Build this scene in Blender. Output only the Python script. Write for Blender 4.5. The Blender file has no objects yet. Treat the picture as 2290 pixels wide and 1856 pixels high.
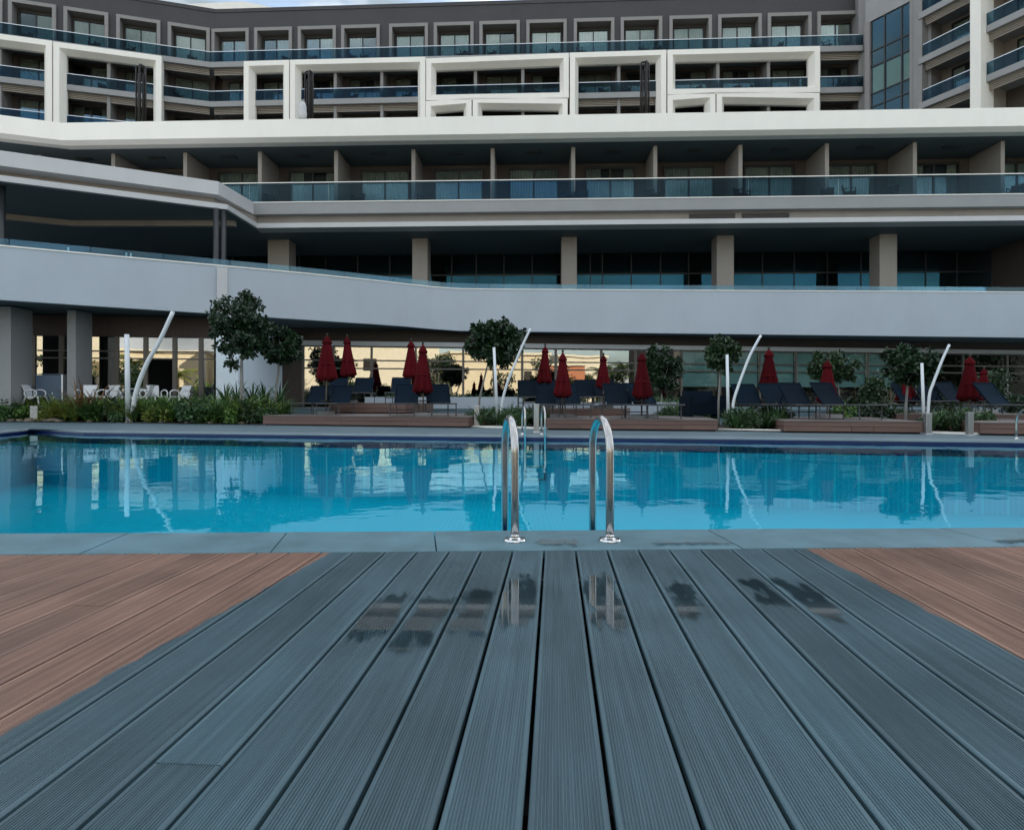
import bpy, bmesh, math, random
import numpy as np
from mathutils import Vector, Matrix

random.seed(7)
rng = np.random.default_rng(11)
scene = bpy.context.scene
COL = scene.collection
R = math.radians

# ------------------------------------------------------------------ camera, sky, sun, exposure
F, HX, HY, H = 1400.0, 1145.0, 896.0, 0.72       # photo focal length, principal column, horizon row (photo pixels), eye height
cam = bpy.data.cameras.new("camera")
cam_o = bpy.data.objects.new("camera", cam)
COL.objects.link(cam_o)
cam.sensor_fit = 'HORIZONTAL'
cam.sensor_width = 36.0
cam.lens = 36.0 * F / 2290.0
cam.shift_y = -(928.0 - HY) / 2290.0
cam.clip_start, cam.clip_end = 0.05, 2000
cam_o.location = (0, 0, H)
cam_o.rotation_euler = (R(90), 0, 0)
scene.camera = cam_o

SUN_EL = R(27)
world = bpy.data.worlds.new("World")
scene.world = world
world.use_nodes = True
wn, wl = world.node_tree.nodes, world.node_tree.links
wn.clear()
w_out = wn.new("ShaderNodeOutputWorld")
w_bg = wn.new("ShaderNodeBackground")
w_sky = wn.new("ShaderNodeTexSky")
w_sky.sky_type = 'NISHITA'
w_sky.sun_disc = False
w_sky.sun_elevation = SUN_EL
w_sky.sun_rotation = R(38)
w_sky.air_density = 1.0
w_sky.dust_density = 1.0
w_sky.ozone_density = 1.2
w_tc = wn.new("ShaderNodeTexCoord")
w_map = wn.new("ShaderNodeMapping")
w_map.inputs['Scale'].default_value = (1.0, 1.0, 2.6)
w_map.inputs['Location'].default_value = (9.1, 0.2, 1.5)
w_noise = wn.new("ShaderNodeTexNoise")
w_noise.inputs['Scale'].default_value = 2.6
w_noise.inputs['Detail'].default_value = 7
w_noise.inputs['Roughness'].default_value = 0.55
w_ramp = wn.new("ShaderNodeValToRGB")
w_ramp.color_ramp.elements[0].position = 0.32
w_ramp.color_ramp.elements[1].position = 0.54
w_noise2 = wn.new("ShaderNodeTexNoise")
w_noise2.inputs['Scale'].default_value = 4.4
w_noise2.inputs['Detail'].default_value = 5
w_ramp2 = wn.new("ShaderNodeValToRGB")
w_ramp2.color_ramp.elements[0].position = 0.38
w_ramp2.color_ramp.elements[0].color = (1.0, 1.22, 1.42, 1)
w_ramp2.color_ramp.elements[1].position = 0.64
w_ramp2.color_ramp.elements[1].color = (5.0, 5.1, 5.1, 1)
w_mix = wn.new("ShaderNodeMixRGB")
wl.new(w_tc.outputs['Generated'], w_map.inputs['Vector'])
wl.new(w_map.outputs[0], w_noise.inputs['Vector'])
wl.new(w_map.outputs[0], w_noise2.inputs['Vector'])
wl.new(w_noise.outputs[0], w_ramp.inputs[0])
wl.new(w_noise2.outputs[0], w_ramp2.inputs[0])
wl.new(w_ramp.outputs[0], w_mix.inputs[0])
wl.new(w_sky.outputs[0], w_mix.inputs[1])
wl.new(w_ramp2.outputs[0], w_mix.inputs[2])
wl.new(w_mix.outputs[0], w_bg.inputs[0])
w_bg.inputs['Strength'].default_value = 0.15
wl.new(w_bg.outputs[0], w_out.inputs[0])

sun = bpy.data.lights.new("sun", 'SUN')
sun.energy = 4.0
sun.angle = R(0.5)
sun.color = (1.0, 0.89, 0.72)
sun_o = bpy.data.objects.new("sun", sun)
COL.objects.link(sun_o)
sun_o.rotation_euler = Vector((-math.sin(R(38)) * math.cos(SUN_EL), -math.cos(R(38)) * math.cos(SUN_EL), -math.sin(SUN_EL))).to_track_quat('-Z', 'Y').to_euler()
sun_o.location = (0, 60, 60)

scene.view_settings.view_transform = 'Standard'
scene.view_settings.look = 'None'
scene.view_settings.exposure = 1.5
scene.view_settings.gamma = 1.0
scene.cycles.max_bounces = 10
scene.cycles.transparent_max_bounces = 24
scene.cycles.glossy_bounces = 5
scene.cycles.diffuse_bounces = 4
scene.cycles.caustics_reflective = False
scene.cycles.caustics_refractive = False
scene.cycles.sample_clamp_indirect = 6

# ------------------------------------------------------------------ helpers
def P(px, py, d):
    return Vector(((px - HX) * d / F, d, H + (HY - py) * d / F))

def G(px, py, z=0.0):
    d = (H - z) * F / (py - HY)
    return Vector(((px - HX) * d / F, d, z))

def Zat(py, d):
    return H + (HY - py) * d / F

def tag(o, label=None, cat=None, group=None, kind=None):
    if label: o["label"] = label
    if cat: o["category"] = cat
    if group: o["group"] = group
    if kind: o["kind"] = kind
    return o

def link(o, parent=None):
    COL.objects.link(o)
    if parent is not None:
        o.parent = parent
    return o

def empty(name, loc=(0, 0, 0), rz=0.0):
    o = bpy.data.objects.new(name, None)
    o.empty_display_size = 0.2
    o.location = loc
    o.rotation_euler = (0, 0, rz)
    return link(o)

class MB:
    def __init__(self):
        self.v, self.f = [], []
    def quad(self, a, b, c, d):
        n = len(self.v)
        self.v += [tuple(a), tuple(b), tuple(c), tuple(d)]
        self.f.append((n, n + 1, n + 2, n + 3))
        return self
    def poly(self, pts):
        n = len(self.v)
        self.v += [tuple(p) for p in pts]
        self.f.append(tuple(range(n, n + len(pts))))
        return self
    def hexa(self, b, t):
        """b: four bottom corners (counter-clockwise from above), t: four top corners"""
        n = len(self.v)
        self.v += [tuple(p) for p in b] + [tuple(p) for p in t]
        self.f += [(n + 3, n + 2, n + 1, n), (n + 4, n + 5, n + 6, n + 7)]
        for i in range(4):
            j = (i + 1) % 4
            self.f.append((n + i, n + j, n + 4 + j, n + 4 + i))
        return self
    def box(self, x0, x1, y0, y1, z0, z1):
        return self.hexa([(x0, y0, z0), (x1, y0, z0), (x1, y1, z0), (x0, y1, z0)],
                         [(x0, y0, z1), (x1, y0, z1), (x1, y1, z1), (x0, y1, z1)])
    def tube(self, pts, r, n=8, cap=True):
        pts = [Vector(p) for p in pts]
        rs = r if isinstance(r, (list, tuple)) else [r] * len(pts)
        base = len(self.v)
        up = None
        for i, p in enumerate(pts):
            if i == 0: t = pts[1] - p
            elif i == len(pts) - 1: t = p - pts[i - 1]
            else: t = pts[i + 1] - pts[i - 1]
            t.normalize()
            if up is None:
                up = t.orthogonal().normalized()
            up = (up - t * up.dot(t))
            if up.length < 1e-6: up = t.orthogonal()
            up.normalize()
            s = t.cross(up)
            for k in range(n):
                a = 2 * math.pi * k / n
                q = p + (up * math.cos(a) + s * math.sin(a)) * rs[i]
                self.v.append(tuple(q))
        for i in range(len(pts) - 1):
            for k in range(n):
                a, b = base + i * n + k, base + i * n + (k + 1) % n
                self.f.append((a, b, b + n, a + n))
        if cap:
            self.f.append(tuple(base + k for k in reversed(range(n))))
            e = base + (len(pts) - 1) * n
            self.f.append(tuple(e + k for k in range(n)))
        return self
    def lathe(self, prof, n=16, c=(0, 0), fold=None):
        """prof: (r, z) from bottom to top"""
        base = len(self.v)
        for i, (r, z) in enumerate(prof):
            for k in range(n):
                a = 2 * math.pi * k / n
                rr, zz = r, z
                if fold: rr, zz = fold(i, k, r, z)
                self.v.append((c[0] + rr * math.cos(a), c[1] + rr * math.sin(a), zz))
        for i in range(len(prof) - 1):
            for k in range(n):
                a, b = base + i * n + k, base + i * n + (k + 1) % n
                self.f.append((a, b, b + n, a + n))
        self.f.append(tuple(base + k for k in reversed(range(n))))
        e = base + (len(prof) - 1) * n
        self.f.append(tuple(e + k for k in range(n)))
        return self
    def mesh(self, name, m, smooth=False, world_of=None):
        me = bpy.data.meshes.new(name)
        vs = self.v
        if world_of is not None:
            inv = world_of.inverted()
            vs = [tuple(inv @ Vector(p)) for p in vs]
        me.from_pydata(vs, [], self.f)
        me.materials.append(m)
        if smooth:
            me.shade_smooth()
        me.update()
        return me
    def build(self, name, m, parent=None, smooth=False, world=False, loc=None, rz=0.0):
        wm = None
        if world and parent is not None:
            wm = Matrix.Translation(parent.location) @ Matrix.Rotation(parent.rotation_euler[2], 4, 'Z')
        o = bpy.data.objects.new(name, self.mesh(name, m, smooth, wm))
        if loc is not None: o.location = loc
        if rz: o.rotation_euler = (0, 0, rz)
        return link(o, parent)

_cache = {}
def bxo(name, parent, m, x0, x1, y0, y1, z0, z1, label=None):
    """box as an object of its own; alike boxes share one mesh"""
    key = (round(x1 - x0, 3), round(y1 - y0, 3), round(z1 - z0, 3), m.name)
    if key not in _cache:
        a, b, c = key[0] / 2, key[1] / 2, key[2] / 2
        _cache[key] = MB().box(-a, a, -b, b, -c, c).mesh(name, m)
    o = bpy.data.objects.new(name, _cache[key])
    o.location = ((x0 + x1) / 2, (y0 + y1) / 2, (z0 + z1) / 2)
    if label: o["label"] = label
    return link(o, parent)

def inst(name, me, parent=None, loc=(0, 0, 0), rz=0.0, s=1.0, rot=None):
    o = bpy.data.objects.new(name, me)
    o.location = loc
    o.rotation_euler = rot if rot else (0, 0, rz)
    o.scale = (s, s, s)
    return link(o, parent)

def copy_tree(o, parent=None):
    c = o.copy()
    COL.objects.link(c)
    c.parent = parent
    for ch in list(o.children):
        copy_tree(ch, c)
    return c

# ------------------------------------------------------------------ materials
def new_mat(name):
    m = bpy.data.materials.new(name)
    m.use_nodes = True
    nt = m.node_tree
    nt.nodes.clear()
    out = nt.nodes.new("ShaderNodeOutputMaterial")
    return m, nt, out

KEEP = {'white_render', 'white_plastic', 'white_paint_metal', 'rail_aluminium', 'stainless_steel', 'polished_steel', 'curtain_fabric', 'teal_blind', 'cream_render', 'pale_render', 'terracotta_render'}
def pmat(name, col, rough=0.6, metal=0.0, var=0.12, scale=1.5, stretch=(1, 1, 1), bump=0.0, bscale=40.0, spec=0.5, obj=False, detail=5):
    if name not in KEEP: col = tuple(c * 0.68 for c in col)
    m, nt, out = new_mat(name)
    b = nt.nodes.new("ShaderNodeBsdfPrincipled")
    b.inputs['Roughness'].default_value = rough
    b.inputs['Metallic'].default_value = metal
    b.inputs['Specular IOR Level'].default_value = spec
    tc = nt.nodes.new("ShaderNodeTexCoord") if obj else nt.nodes.new("ShaderNodeNewGeometry")
    src = tc.outputs['Object'] if obj else tc.outputs['Position']
    mp = nt.nodes.new("ShaderNodeMapping")
    mp.inputs['Scale'].default_value = stretch
    nt.links.new(src, mp.inputs['Vector'])
    n = nt.nodes.new("ShaderNodeTexNoise")
    n.inputs['Scale'].default_value = scale
    n.inputs['Detail'].default_value = detail
    n.inputs['Roughness'].default_value = 0.6
    nt.links.new(mp.outputs[0], n.inputs['Vector'])
    mx = nt.nodes.new("ShaderNodeMixRGB")
    lo = [max(0, c * (1 - var)) for c in col]
    hi = [min(1, c * (1 + var)) for c in col]
    mx.inputs[1].default_value = (*lo, 1)
    mx.inputs[2].default_value = (*hi, 1)
    cr = nt.nodes.new("ShaderNodeMapRange")
    cr.inputs[1].default_value, cr.inputs[2].default_value = 0.3, 0.7
    nt.links.new(n.outputs[0], cr.inputs[0])
    nt.links.new(cr.outputs[0], mx.inputs[0])
    nt.links.new(mx.outputs[0], b.inputs['Base Color'])
    if bump > 0:
        n2 = nt.nodes.new("ShaderNodeTexNoise")
        n2.inputs['Scale'].default_value = bscale
        n2.inputs['Detail'].default_value = 3
        nt.links.new(mp.outputs[0], n2.inputs['Vector'])
        bp = nt.nodes.new("ShaderNodeBump")
        bp.inputs['Strength'].default_value = bump
        bp.inputs['Distance'].default_value = 0.01
        nt.links.new(n2.outputs[0], bp.inputs['Height'])
        nt.links.new(bp.outputs[0], b.inputs['Normal'])
    nt.links.new(b.outputs[0], out.inputs[0])
    return m

def glass_mat(name, tint, refl_min, ior=1.5, rough=0.0, gcol=(0.95, 0.97, 1.0), wob=0.0):
    """clear architectural glass: tinted see-through plus Fresnel mirror"""
    m, nt, out = new_mat(name)
    tr = nt.nodes.new("ShaderNodeBsdfTransparent")
    tr.inputs[0].default_value = (*tint, 1)
    gl = nt.nodes.new("ShaderNodeBsdfGlossy")
    gl.inputs[0].default_value = (*gcol, 1)
    gl.inputs['Roughness'].default_value = rough
    fr = nt.nodes.new("ShaderNodeFresnel")
    fr.inputs[0].default_value = ior
    mr = nt.nodes.new("ShaderNodeMapRange")
    mr.inputs[3].default_value = refl_min
    mr.inputs[4].default_value = 1.0
    nt.links.new(fr.outputs[0], mr.inputs[0])
    mix = nt.nodes.new("ShaderNodeMixShader")
    nt.links.new(mr.outputs[0], mix.inputs[0])
    nt.links.new(tr.outputs[0], mix.inputs[1])
    nt.links.new(gl.outputs[0], mix.inputs[2])
    if wob > 0:
        ge = nt.nodes.new("ShaderNodeNewGeometry")
        n = nt.nodes.new("ShaderNodeTexNoise")
        n.inputs['Scale'].default_value = 0.9
        n.inputs['Detail'].default_value = 1
        nt.links.new(ge.outputs['Position'], n.inputs['Vector'])
        bp = nt.nodes.new("ShaderNodeBump")
        bp.inputs['Strength'].default_value = wob
        bp.inputs['Distance'].default_value = 0.02
        nt.links.new(n.outputs[0], bp.inputs['Height'])
        nt.links.new(bp.outputs[0], gl.inputs['Normal'])
    nt.links.new(mix.outputs[0], out.inputs[0])
    return m

M = {}
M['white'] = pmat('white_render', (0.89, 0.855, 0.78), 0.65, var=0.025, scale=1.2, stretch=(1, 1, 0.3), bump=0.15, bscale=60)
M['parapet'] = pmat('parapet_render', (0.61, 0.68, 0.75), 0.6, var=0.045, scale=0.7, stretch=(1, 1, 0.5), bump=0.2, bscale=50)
M['pale_grey'] = pmat('pale_grey_render', (0.78, 0.78, 0.78), 0.6, var=0.05, scale=0.8, stretch=(1, 1, 0.4), bump=0.1)
M['brushed'] = pmat('brushed_steel', (0.55, 0.55, 0.54), 0.42, metal=0.9, var=0.12, scale=40, stretch=(1, 1, 0.05), obj=True)
M['pier'] = pmat('pier_render', (1.08, 1.2, 1.28), 0.6, var=0.03)
M['grey_fascia'] = pmat('grey_fascia', (0.42, 0.42, 0.42), 0.6, var=0.06, scale=0.8, bump=0.1)
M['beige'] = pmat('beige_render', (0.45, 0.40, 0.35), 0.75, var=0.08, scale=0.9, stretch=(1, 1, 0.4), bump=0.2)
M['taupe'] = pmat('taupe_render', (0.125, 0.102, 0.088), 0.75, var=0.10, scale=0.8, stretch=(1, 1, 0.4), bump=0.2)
M['surround'] = pmat('surround_grey', (0.36, 0.345, 0.33), 0.6, var=0.06, scale=1.0)
M['charcoal'] = pmat('charcoal_render', (0.075, 0.073, 0.076), 0.7, var=0.10, scale=0.5, bump=0.1)
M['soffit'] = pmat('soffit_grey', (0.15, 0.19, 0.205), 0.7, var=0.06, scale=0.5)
M['interior'] = pmat('unlit_interior', (0.018, 0.017, 0.016), 0.8, var=0.2, scale=1.0)  # near-black colour stands in for the darkness of unlit rooms
M['louvre'] = pmat('beige_louvre', (0.42, 0.36, 0.29), 0.6, var=0.06)
M['frame'] = pmat('dark_window_frame', (0.025, 0.022, 0.02), 0.45, var=0.1)
M['mullion'] = pmat('bronze_mullion', (0.16, 0.14, 0.12), 0.45, metal=0.2, var=0.1)
M['curtain_dim'] = pmat('dimmed_curtain', (0.42, 0.46, 0.40), 0.9, var=0.10, scale=2.0)  # darker copy of the curtain cloth; the recess shade is put into its colour
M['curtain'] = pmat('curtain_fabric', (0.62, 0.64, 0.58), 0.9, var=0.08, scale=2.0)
M['blind'] = pmat('teal_blind', (0.30, 0.55, 0.58), 0.9, var=0.08, scale=1.2)
M['slat'] = pmat('brown_slat', (0.10, 0.072, 0.055), 0.65, var=0.25, scale=6, stretch=(0.2, 0.2, 4))
M['walnut'] = pmat('brown_panel', (0.07, 0.042, 0.03), 0.6, var=0.25, scale=5, stretch=(3, 3, 0.3))
M['rail_metal'] = pmat('rail_aluminium', (0.72, 0.74, 0.76), 0.35, metal=0.6, var=0.03)
M['steel'] = pmat('stainless_steel', (0.46, 0.45, 0.44), 0.24, metal=1.0, var=0.05, scale=30, stretch=(1, 1, 0.05), obj=True)
M['steel_polished'] = pmat('polished_steel', (0.66, 0.67, 0.68), 0.07, metal=1.0, var=0.03)
M['dark_steel'] = pmat('dark_grey_steel', (0.06, 0.065, 0.07), 0.4, metal=0.3, var=0.1)
M['bronze'] = pmat('dark_bronze', (0.03, 0.026, 0.025), 0.45, metal=0.3, var=0.15)
M['curtain_glass'] = glass_mat('stair_glass', (0.72, 0.80, 0.74), 0.04, gcol=(0.40, 0.56, 0.62), wob=0.03)
M['glass'] = glass_mat('window_glass', (0.90, 0.93, 0.91), 0.05, gcol=(0.72, 0.86, 0.90), wob=0.02)
M['gallery_glass'] = glass_mat('gallery_glass', (0.7, 0.8, 0.8), 0.04, gcol=(0.10, 0.34, 0.45), wob=0.03)
M['cafe_glass'] = glass_mat('cafe_glass', (0.45, 0.50, 0.50), 0.26, gcol=(0.95, 0.93, 0.88), wob=0.05)
M['shop_glass'] = glass_mat('shop_glass', (0.45, 0.50, 0.50), 0.26, gcol=(0.95, 0.93, 0.88), wob=0.05)
M['rail_glass'] = glass_mat('blue_balcony_glass', (0.40, 0.54, 0.60), 0.0, ior=1.28, gcol=(0.5, 0.7, 0.85))
M['clear_glass'] = glass_mat('teal_edge_glass', (0.62, 0.76, 0.80), 0.03, gcol=(0.6, 0.85, 0.95))
M['paving'] = pmat('grey_paving', (0.14, 0.215, 0.25), 0.5, var=0.14, scale=1.4, bump=0.15, bscale=80)
M['coping'] = pmat('grey_granite_coping', (0.125, 0.26, 0.315), 0.5, var=0.28, scale=3.0, bump=0.35, bscale=180, detail=8)
M['coping_edge'] = pmat('pale_coping_edge', (0.40, 0.43, 0.45), 0.45, var=0.12, scale=2.0)
M['under'] = pmat('dark_subfloor', (0.02, 0.02, 0.022), 0.9, var=0.2)
M['ground'] = pmat('dry_ground', (0.22, 0.19, 0.15), 0.9, var=0.2, scale=0.3)
M['soil'] = pmat('brown_soil', (0.075, 0.06, 0.045), 0.95, var=0.35, scale=6, bump=0.6, bscale=30)
M['stone'] = pmat('beige_stone', (0.32, 0.27, 0.21), 0.85, var=0.2, scale=5, bump=0.4)
M['platform'] = pmat('red_brown_decking', (0.215, 0.125, 0.10), 0.55, var=0.16, scale=3.0, stretch=(0.4, 0.4, 6), bump=0.1)
M['platform_top'] = pmat('grey_brown_decking', (0.24, 0.20, 0.185), 0.5, var=0.12, scale=2.0)
def vary(m, lo, hi):
    nt = m.node_tree
    b = next(n for n in nt.nodes if n.type == 'BSDF_PRINCIPLED')
    src = b.inputs['Base Color'].links[0].from_socket
    hv = nt.nodes.new('ShaderNodeHueSaturation'); oi = nt.nodes.new('ShaderNodeObjectInfo'); mr = nt.nodes.new('ShaderNodeMapRange')
    mr.inputs[3].default_value, mr.inputs[4].default_value = lo, hi
    nt.links.new(oi.outputs['Random'], mr.inputs[0]); nt.links.new(mr.outputs[0], hv.inputs['Value']); nt.links.new(src, hv.inputs['Color'])
    nt.links.new(hv.outputs[0], b.inputs['Base Color'])
    return m
M['umbrella'] = pmat('red_canvas', (0.118, 0.008, 0.012), 1.0, var=0.22, scale=8, stretch=(1, 1, 0.2), spec=0.1)
M['sling'] = pmat('navy_sling', (0.004, 0.015, 0.030), 0.9, var=0.12, scale=10, spec=0.15)
M['lounger_frame'] = pmat('grey_alloy', (0.12, 0.12, 0.125), 0.4, metal=0.6, var=0.06)
M['plastic'] = pmat('white_plastic', (0.72, 0.73, 0.74), 0.35, var=0.03)
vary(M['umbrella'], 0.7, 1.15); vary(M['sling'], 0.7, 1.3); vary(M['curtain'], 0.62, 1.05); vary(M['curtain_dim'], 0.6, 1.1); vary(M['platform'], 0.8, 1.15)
M['mast'] = pmat('white_paint_metal', (0.70, 0.74, 0.76), 0.35, var=0.04)
M['counter'] = pmat('blue_grey_counter', (0.13, 0.19, 0.27), 0.5, var=0.06)
M['pole_wood'] = pmat('pole_wood', (0.28, 0.21, 0.14), 0.6, var=0.15)
M['bark'] = pmat('pale_bark', (0.34, 0.33, 0.30), 0.85, var=0.25, scale=14, stretch=(1, 1, 0.3), bump=0.5)
M['palm_bark'] = pmat('palm_bark', (0.16, 0.12, 0.08), 0.9, var=0.3, scale=8)
M['leaf'] = pmat('dark_leaf', (0.016, 0.050, 0.014), 0.45, var=0.75, scale=5.0)
M['leaf2'] = pmat('mid_leaf', (0.032, 0.075, 0.022), 0.45, var=0.65, scale=5.0)
M['fern'] = pmat('fern_green', (0.12, 0.26, 0.045), 0.5, var=0.45, scale=2.2)
M['fern2'] = pmat('yellow_green', (0.27, 0.33, 0.06), 0.5, var=0.35, scale=2.5)
M['fern3'] = pmat('dark_fern', (0.055, 0.135, 0.04), 0.5, var=0.4, scale=2.5)
M['red_leaf'] = pmat('orange_leaf', (0.24, 0.12, 0.05), 0.6, var=0.3, scale=5)
M['cream'] = pmat('cream_render', (0.80, 0.70, 0.52), 0.8, var=0.05)
M['cream2'] = pmat('pale_render', (0.82, 0.76, 0.62), 0.8, var=0.05)
M['terracotta'] = pmat('terracotta_render', (0.55, 0.22, 0.12), 0.8, var=0.08)
ang_w = math.atan(96.0 / 1400.0)
def puddle_mat():
    m, nt, out = new_mat('water_film')
    N, L = nt.nodes.new, nt.links.new
    clear = N("ShaderNodeBsdfTransparent")
    damp = N("ShaderNodeBsdfTransparent"); damp.inputs[0].default_value = (0.93, 0.95, 0.95, 1)
    gl = N("ShaderNodeBsdfGlossy"); gl.inputs['Roughness'].default_value = 0.03
    fr = N("ShaderNodeFresnel"); fr.inputs[0].default_value = 1.33
    fp_ = N("ShaderNodeMath"); fp_.operation = 'POWER'; fp_.inputs[1].default_value = 0.66; L(fr.outputs[0], fp_.inputs[0])
    film = N("ShaderNodeMixShader")
    L(fp_.outputs[0], film.inputs[0]); L(damp.outputs[0], film.inputs[1]); L(gl.outputs[0], film.inputs[2])
    at_ = N("ShaderNodeAttribute"); at_.attribute_name = 'wet'
    geo = N("ShaderNodeNewGeometry")
    n1 = N("ShaderNodeTexNoise"); n1.inputs['Scale'].default_value = 1.0; n1.inputs['Detail'].default_value = 4; n1.inputs['Roughness'].default_value = 0.5
    mp = N("ShaderNodeMapping"); mp.inputs['Scale'].default_value = (22, 6, 1); mp.inputs['Rotation'].default_value = (0, 0, ang_w)
    L(geo.outputs['Position'], mp.inputs['Vector']); L(mp.outputs[0], n1.inputs['Vector'])
    ad = N("ShaderNodeMath"); ad.operation = 'MULTIPLY_ADD'; ad.inputs[1].default_value = 2.6
    L(n1.outputs[0], ad.inputs[0]); L(at_.outputs['Fac'], ad.inputs[2])
    mr = N("ShaderNodeMapRange"); mr.interpolation_type = 'SMOOTHSTEP'
    mr.inputs[1].default_value, mr.inputs[2].default_value = 1.70, 2.20
    L(ad.outputs[0], mr.inputs[0])
    mix = N("ShaderNodeMixShader")
    L(mr.outputs[0], mix.inputs[0]); L(clear.outputs[0], mix.inputs[1]); L(film.outputs[0], mix.inputs[2])
    L(mix.outputs[0], out.inputs[0])
    return m
M['puddle'] = puddle_mat()

def deck_mat():
    m, nt, out = new_mat('composite_plank')
    N, L = nt.nodes.new, nt.links.new
    b = N("ShaderNodeBsdfPrincipled")
    b.inputs['Roughness'].default_value = 0.5
    b.inputs['Specular IOR Level'].default_value = 0.45
    geo = N("ShaderNodeNewGeometry")
    tc = N("ShaderNodeTexCoord")
    oi = N("ShaderNodeObjectInfo")
    sep = N("ShaderNodeSeparateXYZ")
    L(geo.outputs['Position'], sep.inputs[0])
    # brown stained boards: two areas whose borders run across the boards
    nz = N("ShaderNodeTexNoise"); nz.inputs['Scale'].default_value = 9; nz.inputs['Detail'].default_value = 4
    L(geo.outputs['Position'], nz.inputs['Vector'])
    def mth(op, a, bb):
        n = N("ShaderNodeMath"); n.operation = op
        for i, s in enumerate((a, bb)):
            if s is None: continue
            if isinstance(s, (int, float)): n.inputs[i].default_value = s
            else: L(s, n.inputs[i])
        return n.outputs[0]
    wob = mth('MULTIPLY', mth('SUBTRACT', nz.outputs[0], 0.5), 0.05)
    xl = mth('ADD', mth('MULTIPLY', mth('SUBTRACT', sep.outputs['Y'], 2.93), 0.1466), -0.868)
    dl = mth('ADD', mth('SUBTRACT', xl, sep.outputs['X']), wob)
    dr = mth('ADD', mth('SUBTRACT', sep.outputs['X'], 1.425), wob)
    dm = mth('MAXIMUM', dl, dr)
    mr = N("ShaderNodeMapRange"); mr.interpolation_type = 'SMOOTHSTEP'
    mr.inputs[1].default_value, mr.inputs[2].default_value = -0.006, 0.012
    L(dm, mr.inputs[0])
    # grain along the board
    mp = N("ShaderNodeMapping"); mp.inputs['Scale'].default_value = (60, 1.6, 60)
    L(tc.outputs['Object'], mp.inputs['Vector'])
    off = N("ShaderNodeVectorMath"); off.operation = 'ADD'
    cmb = N("ShaderNodeCombineXYZ")
    L(mth('MULTIPLY', oi.outputs['Random'], 90.0), cmb.inputs[1])
    L(mp.outputs[0], off.inputs[0]); L(cmb.outputs[0], off.inputs[1])
    gr = N("ShaderNodeTexNoise"); gr.inputs['Scale'].default_value = 1.0; gr.inputs['Detail'].default_value = 6; gr.inputs['Roughness'].default_value = 0.62
    L(off.outputs[0], gr.inputs['Vector'])
    big = N("ShaderNodeTexNoise"); big.inputs['Scale'].default_value = 2.3; big.inputs['Detail'].default_value = 5
    L(geo.outputs['Position'], big.inputs['Vector'])
    g1 = N("ShaderNodeMapRange"); g1.inputs[1].default_value, g1.inputs[2].default_value = 0.32, 0.68
    L(gr.outputs[0], g1.inputs[0])
    cg = N("ShaderNodeMixRGB"); cg.inputs[1].default_value = (0.040, 0.079, 0.097, 1); cg.inputs[2].default_value = (0.070, 0.126, 0.150, 1)
    L(g1.outputs[0], cg.inputs[0])
    cb = N("ShaderNodeMixRGB"); cb.inputs[1].default_value = (0.150, 0.082, 0.060, 1); cb.inputs[2].default_value = (0.29, 0.175, 0.128, 1)
    L(g1.outputs[0], cb.inputs[0])
    c = N("ShaderNodeMixRGB"); L(mr.outputs[0], c.inputs[0]); L(cg.outputs[0], c.inputs[1]); L(cb.outputs[0], c.inputs[2])
    # board to board and blotchy variation
    hv = N("ShaderNodeHueSaturation")
    vv = mth('ADD', mth('MULTIPLY', oi.outputs['Random'], 0.30), mth('ADD', mth('MULTIPLY', big.outputs[0], 0.75), 0.46))
    sp = N("ShaderNodeTexNoise"); sp.inputs['Scale'].default_value = 130; sp.inputs['Detail'].default_value = 2
    L(geo.outputs['Position'], sp.inputs['Vector'])
    spm = N("ShaderNodeMapRange"); spm.inputs[1].default_value, spm.inputs[2].default_value = 0.70, 0.78; spm.inputs[4].default_value = 0.35
    L(sp.outputs[0], spm.inputs[0])
    vv = mth('ADD', vv, spm.outputs[0])
    L(vv, hv.inputs['Value']); L(c.outputs[0], hv.inputs['Color'])
    L(hv.outputs[0], b.inputs['Base Color'])
    rr = N("ShaderNodeMapRange"); rr.inputs[1].default_value, rr.inputs[2].default_value = 0.3, 0.7
    rr.inputs[3].default_value, rr.inputs[4].default_value = 0.36, 0.62
    L(big.outputs[0], rr.inputs[0]); L(rr.outputs[0], b.inputs['Roughness'])
    bp = N("ShaderNodeBump"); bp.inputs['Strength'].default_value = 0.12; bp.inputs['Distance'].default_value = 0.004
    L(gr.outputs[0], bp.inputs['Height']); L(bp.outputs[0], b.inputs['Normal'])
    L(b.outputs[0], out.inputs[0])
    return m
M['deck'] = deck_mat()

def tile_mat(name, c1, c2, mortar, scale):
    m, nt, out = new_mat(name)
    N, L = nt.nodes.new, nt.links.new
    b = N("ShaderNodeBsdfPrincipled"); b.inputs['Roughness'].default_value = 0.3
    geo = N("ShaderNodeNewGeometry")
    br = N("ShaderNodeTexBrick"); br.offset = 0.0
    br.inputs['Color1'].default_value = (*c1, 1); br.inputs['Color2'].default_value = (*c2, 1); br.inputs['Mortar'].default_value = (*mortar, 1)
    br.inputs['Scale'].default_value = scale
    br.inputs['Mortar Size'].default_value = 0.03
    br.inputs['Brick Width'].default_value = 0.5; br.inputs['Row Height'].default_value = 0.5
    L(geo.outputs['Position'], br.inputs['Vector'])
    L(br.outputs[0], b.inputs['Base Color']); L(b.outputs[0], out.inputs[0])
    return m
M['pool_tile'] = tile_mat('pale_blue_mosaic', (0.005, 0.46, 0.63), (0.004, 0.42, 0.59), (0.025, 0.60, 0.74), 6.0)
M['navy_tile'] = tile_mat('navy_mosaic', (0.006, 0.012, 0.09), (0.008, 0.016, 0.11), (0.01, 0.02, 0.07), 20.0)

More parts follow.
